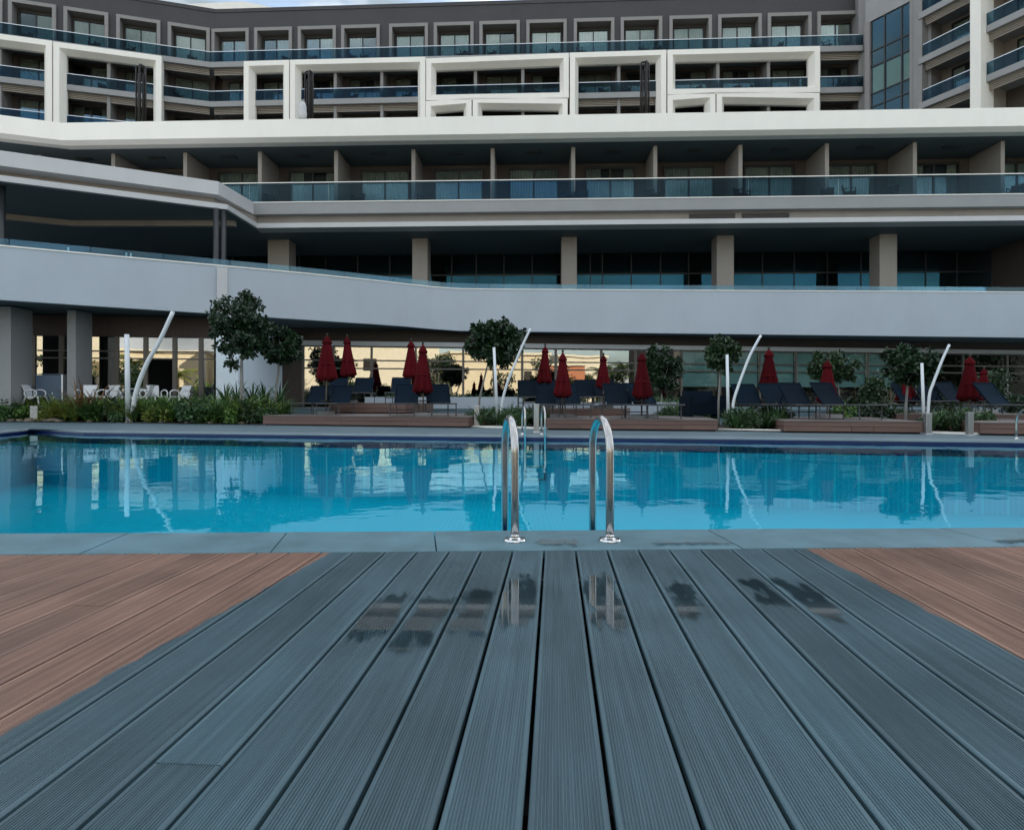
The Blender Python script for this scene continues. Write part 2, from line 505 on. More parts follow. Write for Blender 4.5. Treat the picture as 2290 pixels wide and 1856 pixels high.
def water_mat():
    m, nt, out = new_mat('pool_water')
    N, L = nt.nodes.new, nt.links.new
    tr = N("ShaderNodeBsdfTransparent"); tr.inputs[0].default_value = (0.40, 0.95, 0.98, 1)
    gl = N("ShaderNodeBsdfGlossy"); gl.inputs['Roughness'].default_value = 0.0
    gl.inputs[0].default_value = (0.60, 0.90, 1.0, 1)
    fr = N("ShaderNodeFresnel"); fr.inputs[0].default_value = 1.33
    geo = N("ShaderNodeNewGeometry")
    mp = N("ShaderNodeMapping"); mp.inputs['Scale'].default_value = (0.9, 1.0, 1); mp.inputs['Rotation'].default_value = (0, 0, R(12))
    L(geo.outputs['Position'], mp.inputs['Vector'])
    n1 = N("ShaderNodeTexNoise"); n1.inputs['Scale'].default_value = 2.6; n1.inputs['Detail'].default_value = 3; n1.inputs['Roughness'].default_value = 0.45
    n2 = N("ShaderNodeTexNoise"); n2.inputs['Scale'].default_value = 0.5; n2.inputs['Detail'].default_value = 1
    L(mp.outputs[0], n1.inputs['Vector']); L(mp.outputs[0], n2.inputs['Vector'])
    ad = N("ShaderNodeMath"); ad.operation = 'MULTIPLY_ADD'; ad.inputs[1].default_value = 0.22
    L(n1.outputs[0], ad.inputs[0]); L(n2.outputs[0], ad.inputs[2])
    bp = N("ShaderNodeBump"); bp.inputs['Strength'].default_value = 1.0; bp.inputs['Distance'].default_value = 0.012
    L(ad.outputs[0], bp.inputs['Height'])
    L(bp.outputs[0], gl.inputs['Normal'])
    pw = N("ShaderNodeMath"); pw.operation = 'POWER'; pw.inputs[1].default_value = 0.84
    fb = N("ShaderNodeMath"); fb.operation = 'SUBTRACT'; fb.inputs[0].default_value = 1.0; L(geo.outputs['Backfacing'], fb.inputs[1])
    fm = N("ShaderNodeMath"); fm.operation = 'MULTIPLY'; L(fr.outputs[0], fm.inputs[0]); L(fb.outputs[0], fm.inputs[1])
    L(fm.outputs[0], pw.inputs[0])
    mix = N("ShaderNodeMixShader")
    L(pw.outputs[0], mix.inputs[0]); L(tr.outputs[0], mix.inputs[1]); L(gl.outputs[0], mix.inputs[2])
    L(mix.outputs[0], out.inputs[0])
    return m
M['water'] = water_mat()

# ------------------------------------------------------------------ setting: ground, pool, deck
def line_y(a, b, x):
    return a[1] + (b[1] - a[1]) * (x - a[0]) / (b[0] - a[0])

near_a, near_b = G(0, 1196), G(2290, 1182)
far_pts = [G(71, 959), G(187, 964), G(800, 971), G(1500, 977), G(2290, 986)]
fr_x = 14.0
fr_y = line_y(far_pts[-2], far_pts[-1], fr_x)
NL = Vector((-8.4, line_y(near_a, near_b, -8.4), 0))
NR = Vector((fr_x, line_y(near_a, near_b, fr_x), 0))
pool_poly = [NL, NR, Vector((fr_x, fr_y, 0))] + list(reversed(far_pts))
WATER_Z = -0.08

def flat(name, pts, z, m, parent=None):
    bm = bmesh.new()
    f = bm.faces.new([bm.verts.new((p[0], p[1], z)) for p in pts])
    if f.normal.z < 0: f.normal_flip()
    bmesh.ops.triangulate(bm, faces=bm.faces[:])
    bm.normal_update()
    for f in bm.faces:
        if f.normal.z < 0: f.normal_flip()
    me = bpy.data.meshes.new(name)
    bm.to_mesh(me); bm.free()
    me.materials.append(m)
    o = bpy.data.objects.new(name, me)
    return link(o, parent)

g = MB()
for (x0, x1, y0, y1) in ((-600, 600, -600, -12), (-600, 600, 70, 900), (-600, -62, -12, 70), (62, 600, -12, 70)):
    g.quad((x0, y0, -0.02), (x1, y0, -0.02), (x1, y1, -0.02), (x0, y1, -0.02))
tag(g.build('ground', M['ground']), kind='structure')

pave = [NL, Vector((-62, 3.2, 0)), Vector((-62, 70, 0)), Vector((62, 70, 0)), Vector((62, 3.85, 0)), NR, Vector((fr_x, fr_y, 0))] + list(reversed(far_pts))
tag(flat('paving', pave, 0.0, M['paving']), kind='structure')

basin = MB()
band = MB()
n = len(pool_poly)
for i in range(n):
    a, b = pool_poly[i], pool_poly[(i + 1) % n]
    basin.quad((a.x, a.y, -1.35), (b.x, b.y, -1.35), (b.x, b.y, -0.30), (a.x, a.y, -0.30))
    band.quad((a.x, a.y, -0.30), (b.x, b.y, -0.30), (b.x, b.y, -0.03), (a.x, a.y, -0.03))
basin_o = basin.build('pool_basin', M['pool_tile'])
tag(basin_o, kind='structure')
flat('pool_floor', pool_poly, -1.35, M['pool_tile'], basin_o)
band.build('waterline_tiles', M['navy_tile'], basin_o)
tag(flat('water', pool_poly, WATER_Z, M['water']), kind='structure')

# far coping: strips that lie on the paving and overhang the water a little
cop = MB()
edge = MB()
chain = [NL] + far_pts + [Vector((fr_x, fr_y, 0)), NR]
def off_chain(ch, d):
    out = []
    for i, p in enumerate(ch):
        a = ch[max(i - 1, 0)]; b = ch[min(i + 1, len(ch) - 1)]
        t = (b - a).normalized()
        nrm = Vector((-t.y, t.x, 0))
        out.append(p + nrm * d)
    return out
inner = off_chain(chain, -0.04); mid = off_chain(chain, 0.10); outer = off_chain(chain, 0.45)
far_cop = None
for i in range(len(chain) - 1):
    cop.hexa([(mid[i].x, mid[i].y, -0.03), (mid[i + 1].x, mid[i + 1].y, -0.03), (outer[i + 1].x, outer[i + 1].y, -0.03), (outer[i].x, outer[i].y, -0.03)],
             [(mid[i].x, mid[i].y, 0.005), (mid[i + 1].x, mid[i + 1].y, 0.005), (outer[i + 1].x, outer[i + 1].y, 0.005), (outer[i].x, outer[i].y, 0.005)])
    edge.hexa([(inner[i].x, inner[i].y, -0.035), (inner[i + 1].x, inner[i + 1].y, -0.035), (mid[i + 1].x, mid[i + 1].y, -0.035), (mid[i].x, mid[i].y, -0.035)],
              [(inner[i].x, inner[i].y, 0.008), (inner[i + 1].x, inner[i + 1].y, 0.008), (mid[i + 1].x, mid[i + 1].y, 0.008), (mid[i].x, mid[i].y, 0.008)])
far_cop = cop.build('far_coping', M['paving'])
tag(far_cop, kind='structure')
edge.build('pale_nosing', M['coping_edge'], far_cop)

# timber deck: dark bed with joists below, every plank an object with real grooves
under = flat('deck', [(-62, -12), (62, -12), (62, 3.0), (-62, 3.0)], -0.14, M['under'])
tag(under, kind='structure')
deck_a, deck_b = G(0, 1240), G(2290, 1222)
PITCH, GAP = 0.151, 0.0105
PW = PITCH - GAP
ang = math.atan(96.0 / 1400.0)                  # boards run a little to the right of the view
shear = math.tan(ang + math.atan((deck_b.y - deck_a.y) / (deck_b.x - deck_a.x)))
def plank_mesh(length, seed, cut_far=True):
    hw = PW / 2
    prof = [(-hw, -0.025), (-hw, -0.003), (-hw + 0.003, 0.0)]
    m_in = 0.010
    ng = 19
    gp = (PW - 2 * m_in) / ng
    for k in range(ng):
        x = -hw + m_in + gp * k
        prof += [(x + gp * 0.18, 0.0), (x + gp * 0.34, -0.0021), (x + gp * 0.66, -0.0021), (x + gp * 0.82, 0.0)]
    prof += [(hw - 0.003, 0.0), (hw, -0.003), (hw, -0.025)]
    mb = MB()
    npf = len(prof)
    for (x, z) in prof: mb.v.append((x, (x * shear if cut_far else 0), z))
    for (x, z) in prof: mb.v.append((x, -length, z))
    for i in range(npf - 1):
        mb.f.append((i + 1, i, npf + i, npf + i + 1))
    mb.f.append(tuple(range(npf)))
    mb.f.append(tuple(reversed(range(npf, 2 * npf))))
    return mb.mesh('plank', M['deck'])
full = plank_mesh(6.5, 0)
part_cache = {}
def far_point(k):
    """centre of board k (between gap k and k+1) where it meets the coping"""
    x0 = 0.155 + PITCH * (k + 0.5)
    y0 = 3.013
    s = math.tan(ang)
    sl = (deck_b.y - deck_a.y) / (deck_b.x - deck_a.x)
    y = (deck_a.y + sl * (x0 - s * y0 - deck_a.x)) / (1 - sl * s)
    return Vector((x0 + s * (y - y0), y - 0.006, 0))
def plank_at(k, d):
    fp = far_point(k)
    return Vector((fp.x + math.tan(ang) * (d - fp.y), d, 0))
splits = {-5: 1.243, 14: 0.4, -11: 2.2, 17: 2.45, 4: 0.62, -17: 1.7, 9: 0.35, -9: 0.2}
for k in range(-40, 40):
    fp = far_point(k)
    fp.z = random.uniform(-0.0012, 0.0012)
    if k in splits:
        L1 = (fp.y - splits[k]) / math.cos(ang)
        key = round(L1, 2)
        inst('plank', plank_mesh(L1 - 0.002, k), under, fp, -ang)
        p2 = plank_at(k, splits[k]); p2.z = fp.z - 0.001
        inst('plank', plank_mesh(6.5 - L1, k, False), under, p2, -ang)
    else:
        inst('plank', full, under, fp, -ang)
for y in (-0.8, -0.3, 0.2, 0.7, 1.2, 1.7, 2.2, 2.7):
    bxo('joist', under, M['under'], -6.2, 6.2, y, y + 0.05, -0.139, -0.075)

# near coping slabs
def ln(px, y0, y1): return y0 + (y1 - y0) * px / 2290.0
bed = MB()
bed.hexa([(-8.4, 2.74, -0.14), (14, 3.46, -0.14), (14, NR.y - 0.01, -0.14), (-8.4, NL.y - 0.01, -0.14)],
         [(-8.4, 2.74, -0.045), (14, 3.46, -0.045), (14, NR.y - 0.01, -0.045), (-8.4, NL.y - 0.01, -0.045)])
bed_o = bed.build('near_coping', M['under'])
tag(bed_o, kind='structure')
joints = [(-1500, -2300), (-1050, -1650), (-620, -1020), (-180, -420), (280, 177), (638, 604), (969, 976), (1585, 1662), (1858, 1975), (2110, 2270), (2420, 2640), (2800, 3120), (3300, 3760)]
for j in range(len(joints) - 1):
    (t0, b0), (t1, b1) = joints[j], joints[j + 1]
    ft0, ft1 = G(t0, ln(t0, 1196, 1182)), G(t1, ln(t1, 1196, 1182))
    nb0, nb1 = G(b0, ln(b0, 1240, 1222)), G(b1, ln(b1, 1240, 1222))
    gx = Vector((0.0025, 0, 0))
    up = Vector((0, 0.03, 0))
    dz = random.uniform(-0.001, 0.0015)
    q = [nb0 + gx + Vector((0, 0.004, 0)), nb1 - gx + Vector((0, 0.004, 0)), ft1 - gx + up, ft0 + gx + up]
    mb = MB().hexa([(p.x, p.y, -0.042) for p in q], [(p.x, p.y, 0.001 + dz) for p in q])
    o = mb.build('coping_slab', M['coping'], bed_o)
    bv = o.modifiers.new('bevel', 'BEVEL'); bv.width = 0.004; bv.segments = 2

# thin films of water left on some boards: soft uneven edges from a wetness attribute
def puddle(k, d0, d1, w, label, seed, side=0.0):
    r = random.Random(seed)
    a, b = plank_at(k, d1), plank_at(k, d0)
    t = (a - b); Lg = t.length; t.normalize()
    s = Vector((t.y, -t.x, 0))
    nseg, nc = 36, 8
    mb, wet = MB(), []
    for i in range(nseg + 1):
        f = i / nseg
        along_ = min(1.0, 3.2 * min(f, 1 - f) ** 0.8)
        for c in range(nc + 1):
            g_ = c / nc * 2 - 1
            p = b + t * (Lg * f) + s * (g_ * PW * 0.488 + side * PW * 0.0)
            mb.v.append((p.x, p.y, 0.0019))
            across = 1.0 - max(0.0, (abs(g_ - side) / w) ** 3) * 0.55
            wet.append(along_ * across)
    for i in range(nseg):
        for c in range(nc):
            q = i * (nc + 1) + c
            mb.f.append((q, q + 1, q + nc + 2, q + nc + 1))
    o = mb.build('puddle', M['puddle'])
    at_ = o.data.attributes.new('wet', 'FLOAT', 'POINT')
    at_.data.foreach_set('value', wet)
    tag(o, label, 'puddle')
puddle(-1, 1.90, 2.62, 1.0, 'long water film on the grey plank below the left handrail', 1)
puddle(-2, 1.88, 2.50, 1.0, 'water film on the second plank left of the central deck gap', 2)
puddle(-3, 1.74, 2.40, 1.0, 'water film on the third plank left of the central deck gap', 3)
puddle(-4, 1.80, 2.38, 0.95, 'leftmost wet patch on the grey planks', 4)
puddle(1, 1.92, 2.66, 1.0, 'long water film on the grey plank below the right handrail', 5)
puddle(3, 1.98, 2.55, 0.8, 'small wet patch right of the right handrail', 6)
puddle(5, 2.16, 2.58, 0.75, 'short dark damp patch, middle of the three right wet patches', 7)
puddle(6, 1.98, 2.60, 0.95, 'rightmost dark wet patch on the grey planks', 8)

def puddle_patch(c, label):
    """wet patch on the coping between four photo-plane corners"""
    q = [G(*p) for p in c]
    nu, nv = 20, 6
    mb, wet = MB(), []
    for i in range(nu + 1):
        for j in range(nv + 1):
            f, g_ = i / nu, j / nv
            p = (q[0].lerp(q[1], f)).lerp(q[3].lerp(q[2], f), g_)
            mb.v.append((p.x, p.y, 0.0045))
            wet.append(min(1.0, 4 * min(f, 1 - f)) * min(1.0, 2.6 * min(g_, 1 - g_) + 0.15))
    for i in range(nu):
        for j in range(nv):
            a = i * (nv + 1) + j
            mb.f.append((a, a + nv + 1, a + nv + 2, a + 1))
    o = mb.build('puddle', M['puddle'])
    at_ = o.data.attributes.new('wet', 'FLOAT', 'POINT')
    at_.data.foreach_set('value', wet)
    tag(o, label, 'puddle')
puddle_patch([(1440, 1223), (1668, 1221.5), (1640, 1209), (1430, 1210)], 'thin wet patch on the coping right of the right handrail')
puddle_patch([(2215, 1218), (2420, 1217), (2380, 1203), (2190, 1204)], 'thin wet patch on the coping at the right edge')
puddle_patch([(1180, 1226), (1330, 1225), (1320, 1202), (1185, 1203)], 'thin wet patch on the coping between the two handrails')

# ------------------------------------------------------------------ buildings
class Wing:
    """a straight facade: local x runs along it, local y goes into the building, z is height above the deck"""
    def __init__(self, name, label, cat, p0, p1):
        self.p0 = Vector((p0[0], p0[1], 0)); p1 = Vector((p1[0], p1[1], 0))
        self.ex = (p1 - self.p0).normalized()
        self.ey = Vector((-self.ex.y, self.ex.x, 0))
        self.len = (p1 - self.p0).length
        self.o = empty(name, self.p0, math.atan2(self.ex.y, self.ex.x))
        tag(self.o, label, cat)
    def u(self, px, v=0.0):
        k = (px - HX) / F
        return (k * (self.p0.y + v * self.ey.y) - self.p0.x - v * self.ey.x) / (self.ex.x - k * self.ex.y)
    def d(self, px, v=0.0):
        return self.p0.y + self.u(px, v) * self.ex.y + v * self.ey.y
    def z(self, px, py, v=0.0):
        return Zat(py, self.d(px, v))
    def w(self, u, v, z=0.0):
        q = self.p0 + self.ex * u + self.ey * v
        return Vector((q.x, q.y, z))
    def box(self, name, m, u0, u1, v0, v1, z0, z1, label=None, parent=None):
        return bxo(name, parent or self.o, m, u0, u1, v0, v1, z0, z1, label)

def prism(name, pts, z0, z1, m, parent=None, world=True):
    mb = MB()
    nn = len(pts)
    for z in (z0, z1):
        mb.v += [(p[0], p[1], z) for p in pts]
    for i in range(nn):
        j = (i + 1) % nn
        mb.f.append((i, j, nn + j, nn + i))
    mb.f.append(tuple(reversed(range(nn)))); mb.f.append(tuple(range(nn, 2 * nn)))
    o = mb.build(name, m, parent, world=world)
    return o

_curt = {}
def curtain_mesh(w, h, m='curtain'):
    key = (round(w, 2), round(h, 2), m)
    if key not in _curt:
        mb = MB()
        npl = max(6, int(w / 0.075))
        r = random.Random(int(w * 100 + h * 1000))
        prev = None
        for i in range(npl + 1):
            x = w * i / npl
            y = (0.03 if i % 2 else -0.03) * r.uniform(0.5, 1.0)
            if prev: mb.quad((prev[0], prev[1], 0), (x, y, 0), (x, y, h), (prev[0], prev[1], h))
            prev = (x, y)
        _curt[key] = mb.mesh('curtain', M[m])
    return _curt[key]

_wfr = {}
def window(W, u0, u1, v, z0, z1, state='both', glass=None, mid=True, parent=None, cm='curtain'):
    """sliding window: frame > opening, two panes, curtains"""
    w, h = u1 - u0, z1 - z0
    key = (round(w, 2), round(h, 2), mid)
    if key not in _wfr:
        t = 0.085
        mb = MB()
        mb.box(0, t, -0.06, 0.06, 0, h); mb.box(w - t, w, -0.06, 0.06, 0, h)
        mb.box(t, w - t, -0.06, 0.06, h - 0.12, h); mb.box(t, w - t, -0.06, 0.06, 0, 0.07)
        if mid: mb.box(w / 2 - t / 2, w / 2 + t / 2, -0.055, 0.055, 0.07, h - 0.12)
        _wfr[key] = mb.mesh('window', M['frame'])
    fr = inst('window', _wfr[key], parent or W.o, (u0, v, z0))
    g = glass or M['glass']
    bxo('dark_backing', fr, M['interior'], 0.04, w - 0.04, 0.13, 0.15, 0.02, h - 0.02)  # near-black sheet on the wall, painted as the dark of the room
    if mid:
        bxo('pane', fr, g, 0.08, w / 2 - 0.03, -0.010, 0.002, 0.06, h - 0.11)
        bxo('pane', fr, g, w / 2 + 0.03, w - 0.08, -0.010, 0.002, 0.06, h - 0.11)
    else:
        bxo('pane', fr, g, 0.08, w - 0.08, -0.010, 0.002, 0.06, h - 0.11)
    if state in ('both', 'left'):
        inst('curtain', curtain_mesh(w / 2 - 0.12, h - 0.16, cm), fr, (0.08, 0.07, 0.05))
    if state in ('both', 'right'):
        inst('curtain', curtain_mesh(w / 2 - 0.12, h - 0.16, cm), fr, (w / 2 + 0.05, 0.07, 0.05))
    if state == 'part':
        inst('curtain', curtain_mesh(w * 0.28, h - 0.16, cm), fr, (0.08, 0.07, 0.05))
        inst('curtain', curtain_mesh(w * 0.2, h - 0.16, cm), fr, (w - 0.08 - w * 0.2, 0.07, 0.05))
    return fr

def rail(W, us, v, z0, h, glass, cap=True, capm=None):
    """glass balustrade: one pane per interval, one top rail"""
    for a, b in zip(us[:-1], us[1:]):
        W.box('glass_panel', glass, a + 0.01, b - 0.01, v - 0.008, v + 0.008, z0, z0 + h - 0.03)
    if cap:
        W.box('top_rail', capm or M['rail_metal'], us[0], us[-1], v - 0.03, v + 0.03, z0 + h - 0.03, z0 + h + 0.012)

_lv = {}
def louvre(W, u0, u1, v, ztop):
    key = round(u1 - u0, 2)
    if key not in _lv:
        mb = MB()
        for k in range(4):
            z = -0.02 - 0.125 * k
            mb.box(0, u1 - u0, 0.0 + 0.02 * k, 0.10 + 0.02 * k, z - 0.085, z)
        _lv[key] = mb.mesh('louvre', M['louvre'])
    return inst('louvre', _lv[key], W.o, (u0, v, ztop))

states = ['both', 'both', 'part', 'both', 'left', 'right', 'both', 'part']

# levels of the tower, read at the right end of its long facade
D_T = 49.2
Zr3 = Zat(77, D_T); Zf3 = Zat(101.5, D_T); Zs3 = Zat(114, D_T)
Zf2 = Zat(194, D_T)
FH = Zf3 - Zf2
Zf1 = Zf2 - FH
RH = Zr3 - Zf3
SLAB = Zf3 - Zs3
ZROOF = Zat(0, D_T + 1.3) + 0.75
def on_rail(px, py):
    d = (Zr3 - H) * F / (HY - py)
    return ((px - HX) * d / F, d)

def tower_wing(W, frames, endpx, ext=(0, 0)):
    """frames: photo columns of the window surrounds on the top floor"""
    u_a, u_b = W.u(endpx[0]), W.u(endpx[1])
    # solid body behind, dark parapet, roof
    e0, e1 = ext
    W.box('core', M['taupe'], u_a - e0, u_b + e1, 2.75, 15.0, 0, ZROOF - 0.3)
    W.box('roof', M['charcoal'], u_a - e0, u_b + e1, 1.25, 15.2, ZROOF - 0.3, ZROOF)
    ztop = Zat(26, D_T + 1.2)
    W.box('upper_wall', M['charcoal'], u_a - e0 * 0.3, u_b + e1 * 0.3, 1.30, 2.74, ztop, ZROOF - 0.3)
    spans = []
    for (a, b) in frames:
        spans.append((W.u(a, 1.15), W.u(b, 1.15)))
    prev = u_a
    for i, (a, b) in enumerate(spans):
        if a - prev > 0.02:
            W.box('pier', M['charcoal'], prev, a, 1.30, 2.74, Zf3, ztop)
        prev = b
        t = 0.26
        mb = MB()
        mb.box(a, a + t, 1.12, 2.74, Zf3, ztop + 0.02); mb.box(b - t, b, 1.12, 2.74, Zf3, ztop + 0.02)
        mb.box(a + t, b - t, 1.12, 2.74, ztop - t, ztop + 0.02)
        mb.build('window_surround', M['surround'], W.o)
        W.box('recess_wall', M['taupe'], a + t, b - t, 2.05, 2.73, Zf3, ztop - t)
        wi = (b - a) - 2 * t
        wd = min(2.5, wi - 0.3)
        c = (a + b) / 2
        window(W, c - wd / 2, c + wd / 2, 1.88, Zf3, ztop - t - 0.22, random.choice(['both', 'both', 'both', 'both', 'right', 'left']))
    if u_b - prev > 0.02:
        W.box('pier', M['charcoal'], prev, u_b, 1.30, 2.74, Zf3, ztop)
    # lower storeys
    cuts = [u_a] + [(spans[i][1] + spans[i + 1][0]) / 2 for i in range(len(spans) - 1)] + [u_b]
    for zf in (Zf3, Zf2, Zf1):
        W.box('balcony_slab', M['grey_fascia'], u_a, u_b, 0.0, 2.74, zf - SLAB, zf)
        rail(W, cuts, 0.06, zf + 0.0, RH, M['rail_glass'])
    for zf in (Zf2, Zf1):
        zc = zf + FH - SLAB
        for i in range(len(cuts) - 1):
            a, b = cuts[i], cuts[i + 1]
            if i > 0:
                W.box('divider', M['surround'], a - 0.12, a + 0.12, 0.30, 2.74, zf, zc)
            louvre(W, a + 0.13, b - 0.13, 0.32, zc)
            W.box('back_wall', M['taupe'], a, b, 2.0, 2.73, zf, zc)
            wd = min(2.7, (b - a) - 0.9)
            c = (a + b) / 2 + 0.15
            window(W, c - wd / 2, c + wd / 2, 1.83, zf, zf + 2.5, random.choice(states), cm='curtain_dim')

def mega_frame(W, name, x0, x1, yt0, yt1, yb0=None, yb1=None, inset=0.40, vf=-0.55):
    """white box frame standing proud of the balconies; corners from photo columns and rows"""
    u0, u1 = W.u(x0, vf), W.u(x1, vf)
    zt0, zt1 = W.z(x0, yt0, vf), W.z(x1, yt1, vf)
    if yb0 is None: zb0 = zb1 = 17.0
    else: zb0, zb1 = W.z(x0, yb0, vf), W.z(x1, yb1, vf)
    def ring(i, v):
        bi = i
        return [(u0 + i, v, zb0 + bi), (u1 - i, v, zb1 + bi), (u1 - i, v, zt1 - i), (u0 + i, v, zt0 - i)]
    loops = [ring(0, 0.28), ring(0, vf), ring(inset, vf), ring(inset + 0.30, 0.0), ring(inset + 0.30, 0.28)]
    mb = MB()
    for l in loops: mb.v += l
    for k in range(len(loops) - 1):
        for i in range(4):
            j = (i + 1) % 4
            mb.f.append((k * 4 + i, k * 4 + j, (k + 1) * 4 + j, (k + 1) * 4 + i))
    mb.build(name, M['white'], W.o)

TR = (( 1929 - HX) * D_T / F, D_T)
TM = Wing('hotel_tower', 'long dark-topped upper hotel block with white box frames over its balconies', 'building', on_rail(470.6, 116), TR)
main_frames = [(473, 556), (568.6, 652.7), (666, 751), (763, 849), (870, 957), (970, 1059), (1072, 1162.5), (1177, 1267.5), (1283, 1374), (1388, 1481), (1497, 1592), (1606, 1703.5), (1717, 1815), (1828, 1927)]
tower_wing(TM, main_frames, (470.6, 1931), (1.5, 0.5))
TM.box('end_wall', M['surround'], TM.u(1931) + 0.003, TM.u(1931) + 1.2, 0.25, 15.0, 0, ZROOF - 0.01)
mega_frame(TM, 'white_frame', 545, 646, 137.5, 134.5)
mega_frame(TM, 'white_frame', 648.5, 951, 134.5, 127.5)
mega_frame(TM, 'white_frame', 953, 1272, 131.5, 119, 225, 219)
mega_frame(TM, 'white_frame', 952, 1054.5, 227, 220)
mega_frame(TM, 'white_frame', 1057, 1269.5, 219.5, 221)
mega_frame(TM, 'white_frame', 1274.5, 1490, 118.5, 112)
mega_frame(TM, 'white_frame', 1493, 1834, 112, 103.5, 212, 206.5)
mega_frame(TM, 'white_frame', 1493, 1600, 213.5, 206.5)
mega_frame(TM, 'white_frame', 1603, 1833, 206, 208.5)

lp0, lp1 = on_rail(-120, 33), on_rail(470.6, 116)
TL = Wing('hotel_tower', 'left wing of the dark-topped upper hotel block, angled towards the pool', 'building', lp0, lp1)
tower_wing(TL, [(-90, 5), (18, 125), (142, 242), (260, 358.5), (375, 469)], (-120, 470.6), (0, 1.5))
mega_frame(TL, 'white_frame', -110, 116, 62, 92)
mega_frame(TL, 'white_frame', 119, 361, 93.5, 126)

# stair tower with tall glazing
sp0 = ((1931 - HX) * 49.0 / F, 49.0); sp1 = ((2037 - HX) * 46.0 / F, 46.0)
ST = Wing('stair_tower', 'grey stair tower with tall dark glazing between the two hotel wings', 'building', sp0, sp1)
uA, uB, uC, uD = ST.u(1936), ST.u(1947), ST.u(2036.5), ST.u(2050)
zg = ST.z(1948, 49)
ST.box('core', M['surround'], -0.6, uD + 0.8, 0.35, 9.0, 0, ZROOF + 2)
ST.box('pilaster', M['surround'], uA, uB, -0.15, 0.35, 0, zg)
ST.box('pilaster', M['surround'], uC, uD, -0.15, 0.35, 0, ZROOF + 2)
ST.box('head_wall', M['grey_fascia'], uA, uC, -0.05, 0.35, zg, ZROOF + 2)
ST.box('interior', M['interior'], uB, uC, 0.30, 0.34, 14, zg)  # thin near-black sheet in place of the unlit stairwell
cols_ = [ST.u(1947), ST.u(1978), ST.u(2016), ST.u(2036.5)]
rows_ = [zg]
for yy in (116, 150, 211, 240, 300): rows_.append(ST.z(1950, yy))
for i in range(3):
    for j in range(5):
        a, b = cols_[i], cols_[i + 1]; zt, zb = rows_[j], rows_[j + 1]
        ST.box('pane', M['curtain_glass'], a + 0.04, b - 0.04, 0.06, 0.075, zb + 0.04, zt - 0.04)
        if j in (0, 2, 4):
            if j == 2: ST.box('blind', M['cream2'], a + 0.05, b - 0.05, 0.20, 0.21, zb + 0.05, zt - 0.05)
for c_ in cols_[1:-1]: ST.box('mullion', M['frame'], c_ - 0.05, c_ + 0.05, 0.0, 0.10, 14, zg)
for r_ in rows_[1:]: ST.box('transom', M['frame'], uB, uC, 0.01, 0.09, r_ - 0.05, r_ + 0.05)

# right wing, seen at a steep angle
rp0 = ((2052 - HX) * 45.2 / F, 45.2); rp1 = (32.6, 38.4)
TW = Wing('hotel_tower', 'right hotel wing seen steeply, with stacked balconies and a white pillar', 'building', rp0, rp1)
ue = TW.len + 3
TW.box('core', M['taupe'], 0.0, ue, 2.6, 14, 0, ZROOF + 2)
TW.box('end_wall', M['surround'], -0.35, 0.25, 0.1, 2.6, 0, ZROOF + 2)
bay = [0.25, TW.u(2181), TW.u(2205), ue]
for fl in range(-1, 3):
    zf = Zf2 + FH * fl - 0.02
    if fl == 2: zf -= 0.0
    TW.box('balcony_slab', M['grey_fascia'], 0.05, ue, 0.0, 2.6, zf - SLAB, zf)
    for (a, b) in ((bay[0] + 0.1, bay[1]), (bay[2], bay[3])):
        rail(TW, [a, (a + b) / 2, b], 0.06, zf, RH, M['rail_glass'])
        louvre(TW, a, b, 0.30, zf - SLAB)
        TW.box('back_wall', M['beige'], a - 0.1, b, 2.40, 2.6, zf, zf + FH - SLAB)
        if fl < 2:
            window(TW, a + 0.75, min(a + 3.3, b - 0.05) if b - a < 4 else a + 3.3, 2.22, zf, zf + 2.5, random.choice(['both', 'part']))
TW.box('white_pillar', M['white'], bay[1], bay[2], -0.6, 0.9, 0, ZROOF + 2)
TW.box('divider', M['beige'], bay[1] + 0.1, bay[2] - 0.1, 0.9, 2.6, 0, ZROOF + 2)

# pale penthouse roof that peeps over the tower's left corner
pent = empty('penthouse', (-28, 68, 0))
tag(pent, 'pale low-pitched penthouse roof behind the dark roof edge at upper left', 'roof')
pa, pb, pc = P(338, 14, 66), P(545, 4, 66), P(668, 30, 66)
mb = MB()
base_z = 33.0
for (q0, q1) in ((pa, pb), (pb, pc)):
    mb.quad((q0.x, q0.y, base_z), (q1.x, q1.y, base_z), (q1.x, q1.y, q1.z), (q0.x, q0.y, q0.z))
    mb.quad((q0.x, q0.y, q0.z), (q1.x, q1.y, q1.z), (q1.x, q1.y + 8, q1.z - 0.3), (q0.x, q0.y + 8, q0.z - 0.3))
mb.build('gable', M['white'], pent, world=True)
prism('walls', [(pa.x, 66.05), (pc.x, 66.05), (pc.x, 74), (pa.x, 74)], 0, base_z, M['grey_fascia'], pent)

